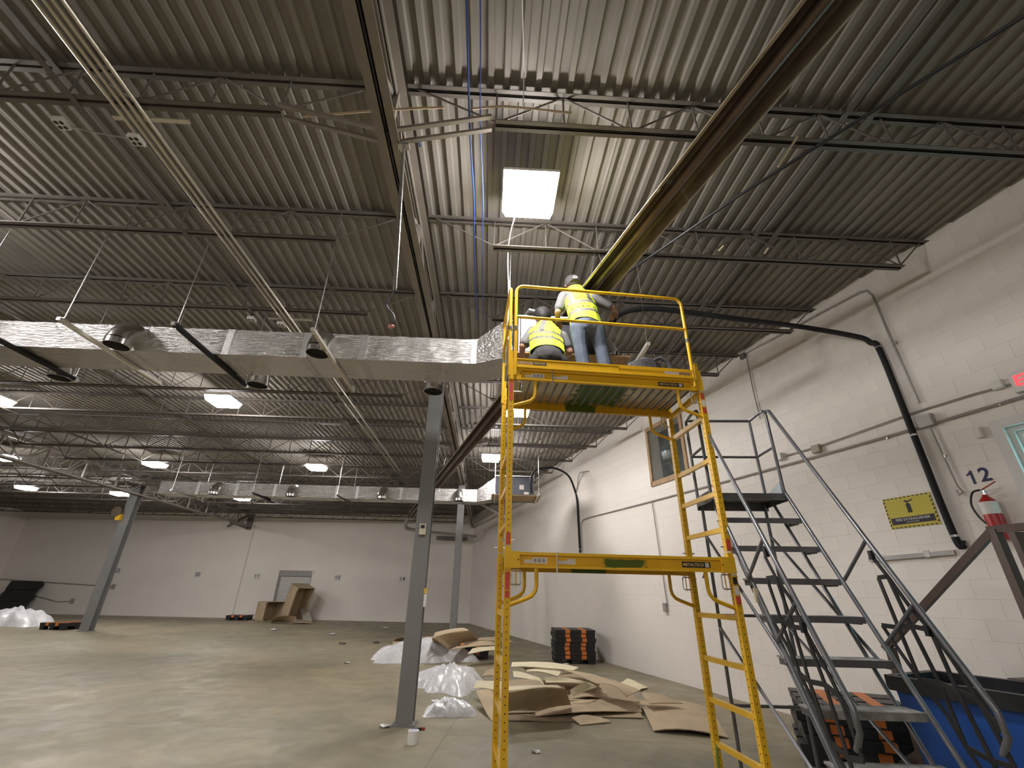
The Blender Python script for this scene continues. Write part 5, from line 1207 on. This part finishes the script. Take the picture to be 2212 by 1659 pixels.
def cap_hat(th, c, fwd, up, m_, logo, backwards=False):
    c = Vector(c); f = Vector(fwd).normalized(); u = Vector(up).normalized(); s = f.cross(u).normalized()
    h = thing('cap', None, None, (0, 0, 0)); h.parent = th; h.location = c-wloc(th)
    b = f if not backwards else -f
    blob([(c+u*.022-f*.014, .115, c+u*.034-f*.004, .112)], 'crown', m_, h, .009, 3, cut=[(c-u*.035, -(u-f*.6))])
    mb = MB(); n = 10
    A = [c-u*.075+s*(.09*math.sin(-1.2+2.4*k/n))+b*(.095*math.cos(-1.2+2.4*k/n)) for k in range(n+1)]; E_ = [p+b*.065*math.cos((-1.2+2.4*k/n)*.9)-u*.012 for k, p in enumerate(A)]
    for k in range(n): mb.prism([A[k], A[k+1], E_[k+1], E_[k]], u*.004)
    mb.build('brim', m_, h)
    if logo:
        o_ = c-f*.128-u*.012; ring = [o_+(s*math.cos(a)+u*math.sin(a))*.026 for a in [2*math.pi*k/20 for k in range(21)]]
        MB().tube(ring, .0032, 5, False).build('cap_emblem', paper, h)
        mb = MB()
        for a in (math.pi/2, math.pi*7/6, math.pi*11/6): mb.bar(o_, o_+(s*math.cos(a)+u*math.sin(a))*.025, .004, .004)
        mb.build('cap_emblem', paper, h)
    return h
DK = ZU+.10                                             # top of the upper deck
# ---------------------------------------------------------------- standing worker
pa = thing('person', 'standing worker in yellow vest, blue jeans and dark cap, back to the camera', 'person', (1.05, 4.25, DK))
J = lambda x_, y_, Y: ony(x_, y_, Y)
hipc = J(1268, 706, 4.22); hL = hipc+Vector((-.10, 0, -.02)); hR = hipc+Vector((.10, .0, -.02))
kL = Vector((.915, 4.20, DK+.50)); kR = Vector((1.155, 4.24, DK+.50)); aL = Vector((.945, 4.15, DK+.09)); aR = Vector((1.205, 4.20, DK+.09))
waist = J(1263, 690, 4.26); chest = J(1252, 654, 4.40); neck = J(1243, 629, 4.50); hd = J(1237, 616, 4.58)
shL = J(1218, 642, 4.44); shR = J(1283, 645, 4.44)
eL = J(1205, 674, 4.44); wL = J(1204, 690, 4.66); eR = J(1322, 664, 4.46); wR = J(1330, 672, 4.70)
torso = [(hipc, (.16, .12, .11), waist, (.155, .115, .10)), (waist, (.155, .115, .10), chest, (.175, .12, .12)), (chest, (.17, .115, .12), neck+Vector((0, -.03, -.05)), (.10, .08, .06)), (shL, .065, shR, .065)]
caps = [c_ for c_ in torso]
caps = [(a_, tuple(k*.93 for k in r_) if isinstance(r_, tuple) else r_*.93, b_, tuple(k*.93 for k in q_) if isinstance(q_, tuple) else q_*.93) for a_, r_, b_, q_ in torso]
caps += [(neck+Vector((0, -.03, -.05)), .06, hd+Vector((0, -.01, -.04)), .055)]+head_caps(hd, (-.1, 1, -.35), (0, .3, 1))
caps += [(hL, .085, kL, .058), (kL, .056, aL, .040), (hR, .085, kR, .058), (kR, .056, aR, .040), (aL, .04, aL+Vector((-.01, .12, -.045)), .035), (aR, .04, aR+Vector((.01, .12, -.045)), .035)]
caps += [(shL, .052, eL, .042), (eL, .040, wL, .028), (shR, .052, eR, .042), (eR, .040, wR, .028)]
hand(caps, wL, (.35, 1, -.1), (.6, 0, -.8), None, mirror=1); hand(caps, wR, (-.1, 1, -.1), (-.6, 0, -.8), None, mirror=-1)
body = blob(caps, 'body', skin, pa, .0085, 3)
G = .022
trouser = [(hipc+Vector((0, 0, .02)), (.168, .130, .10), hipc+Vector((0, 0, -.03)), (.165, .125, .10)), (hL, .102, kL, .078), (kL, .077, aL+Vector((0, .01, -.03)), .074), (hR, .102, kR, .078), (kR, .077, aR+Vector((0, .01, -.03)), .074)]
for c_, r_ in ((kL, .078), (kR, .078), (aL+Vector((0, 0, .05)), .078), (aR+Vector((0, 0, .05)), .078)): trouser.append((c_+Vector((-.03, -.03, .02)), .022, c_+Vector((.04, -.045, -.03)), .020))
blob(trouser, 'jeans', jeans, pa, .009, 3)
for a_ in (aL, aR): blob([(a_+Vector((0, -.03, -.055)), .038, a_+Vector((0, .14, -.055)), .036)], 'shoe', shoe_m, pa, .01, 2)
sleeve = [(shL, .075, shL.lerp(eL, .72), .066), (shR, .075, shR.lerp(eR, .82), .060), (shL, .07, shR, .07), (chest, (.172, .125, .12), waist, (.16, .12, .10)), (chest, (.172, .12, .12), neck+Vector((0, -.03, -.03)), (.09, .075, .05))]
blob(sleeve, 'tshirt', tee, pa, .009, 3)
vg = 1.10
vcaps = [(hipc+Vector((-.01, 0, .0)), (.184, .146, .08), waist, (.178, .140, .10)), (waist, (.178, .14, .10), chest, (.188, .142, .12)), (chest, (.186, .140, .12), neck+Vector((0, -.04, -.01)), (.105, .09, .055)), (shL+Vector((.05, 0, .02)), .072, shR+Vector((-.05, 0, .02)), .072)]
ax_t = (neck-hipc).normalized(); rt = Vector((1, .0, .1)).normalized()
vm = vest_mat('hi_vis_vest', tuple(hipc-Vector((1.05, 4.25, DK))), tuple(ax_t), ((.145, .026), (.325, .026)), rt, ((-.105, .028, .325), (.105, .028, .325)), tuple(rt), -1.3)
vest = blob(vcaps, 'safety_vest', vm, pa, .009, 3, cut=[(hipc+Vector((0, 0, .0)), -(ax_t+Vector((.25, 0, 0))))])
nrm = Vector((0, -1, .25)).normalized(); vy = (ax_t-nrm*ax_t.dot(nrm)).normalized(); vx = vy.cross(nrm).normalized()
wrap_text('412-214-2532', .050, hipc+ax_t*.232+Vector((.02, 0, 0)), vx, vy, vest, vest, ink)
wrap_text('EZ POWER', .045, hipc+ax_t*.415+Vector((.02, 0, 0)), vx, vy, vest, vest, ink)
mb_o = mat('print_orange', (.75, .25, .03), .7, 0, 0)
wrap_text('Z', .06, hipc+ax_t*.47, vx, vy, vest, vest, mb_o, 'bolt_emblem')
cap_hat(pa, hd, (-.1, 1, -.35), (0, .3, 1), capm, True, True)
# ---------------------------------------------------------------- kneeling worker
pb = thing('person', 'kneeling worker in yellow vest, dark trousers and black cap, back to the camera', 'person', (.55, 4.2, DK))
hip = Vector((.555, 4.17, DK+.27)); chest = J(1178, 722, 4.50); neck = J(1178, 700, 4.62); hd = J(1172, 684, 4.68)
shL = J(1152, 716, 4.54); shR = J(1214, 728, 4.52); eL = J(1129, 748, 4.52); wL = J(1127, 770, 4.72); eR = J(1231, 760, 4.54); wR = J(1222, 772, 4.78)
hL = hip+Vector((-.11, .02, -.02)); hR = hip+Vector((.11, .02, -.02)); kL = Vector((.40, 4.46, DK+.075)); kR = Vector((.72, 4.46, DK+.075)); aL = Vector((.44, 4.15, DK+.07)); aR = Vector((.68, 4.15, DK+.07))
waist = hip.lerp(chest, .42)
caps = [(hip, (.15, .13, .12), waist, (.145, .11, .11)), (waist, (.145, .11, .11), chest, (.165, .11, .115)), (chest, (.16, .105, .11), neck, (.09, .075, .06)), (shL, .06, shR, .06), (neck, .06, hd+Vector((0, 0, -.03)), .055)]+head_caps(hd, (.05, 1, -.7), (0, .6, 1))
caps += [(hL, .10, kL, .062), (kL, .06, aL, .042), (hR, .10, kR, .062), (kR, .06, aR, .042), (aL, .038, aL+Vector((0, -.11, -.02)), .03), (aR, .038, aR+Vector((0, -.11, -.02)), .03), (shL, .052, eL, .042), (eL, .042, wL, .029), (shR, .052, eR, .042), (eR, .042, wR, .029)]
hand(caps, wL, (.2, 1, -.05), (.6, 0, -.8), None, mirror=1); hand(caps, wR, (-.3, 1, -.05), (-.6, 0, -.8), None, mirror=-1)
blob(caps, 'body', skin, pb, .0085, 3)
blob([(hip, (.178, .16, .15), waist, (.160, .125, .06)), (hL, .125, kL, .080), (kL, .072, aL, .058), (hR, .125, kR, .080), (kR, .072, aR, .058)], 'trousers', darkpants, pb, .01, 3)
for a_ in (aL, aR): blob([(a_+Vector((0, -.02, -.015)), .042, a_+Vector((0, -.15, -.02)), .036)], 'shoe', shoe_m, pb, .01, 2)
blob([(shL, .074, shL.lerp(eL, .78), .068), (shR, .074, shR.lerp(eR, .60), .064), (shL, .068, shR, .068), (chest, (.17, .12, .115), waist, (.155, .12, .10))], 'tshirt', tee, pb, .009, 3)
ax_t = (neck-hip).normalized(); rt = (shR-shL).normalized()
vm = vest_mat('hi_vis_vest_kneeling', tuple(waist-Vector((.55, 4.2, DK))), tuple(ax_t), ((.045, .022), (.175, .022)), rt, ((-.115, .03, .175), (.135, .03, .175)), tuple(rt), -1.6)
vest = blob([(waist+ax_t*-.08, (.205, .15, .10), waist, (.20, .145, .10)), (waist, (.20, .145, .11), chest, (.208, .14, .12)), (chest, (.20, .135, .12), neck+Vector((0, -.02, -.02)), (.10, .09, .05)), (shL+Vector((.04, 0, .01)), .07, shR+Vector((-.03, 0, .01)), .07)], 'safety_vest', vm, pb, .009, 3, cut=[(waist-ax_t*.12, -ax_t)])
nrm = Vector((0, -1, .35)).normalized(); vy = (ax_t-nrm*ax_t.dot(nrm)).normalized(); vx = vy.cross(nrm).normalized(); vx = (vx+rt*1.0).normalized(); vy = nrm.cross(vx).normalized()
wrap_text('412-214-2532', .047, waist+ax_t*.105+Vector((.03, 0, -.01)), vx, vy, vest, vest, ink)
wrap_text('EZ POWER', .045, waist+ax_t*.245+Vector((.03, 0, -.01)), vx, vy, vest, vest, ink)
wrap_text('Z', .06, waist+ax_t*.30+Vector((.04, 0, 0)), vx, vy, vest, vest, mb_o, 'bolt_emblem')
cap_hat(pb, hd, (.05, 1, -.7), (0, .6, 1), hairm, False)
blob([(hd+Vector((0, -.05, -.02)), .075, hd+Vector((0, -.02, .0)), .09)], 'hair', hairm, pb, .01, 2)
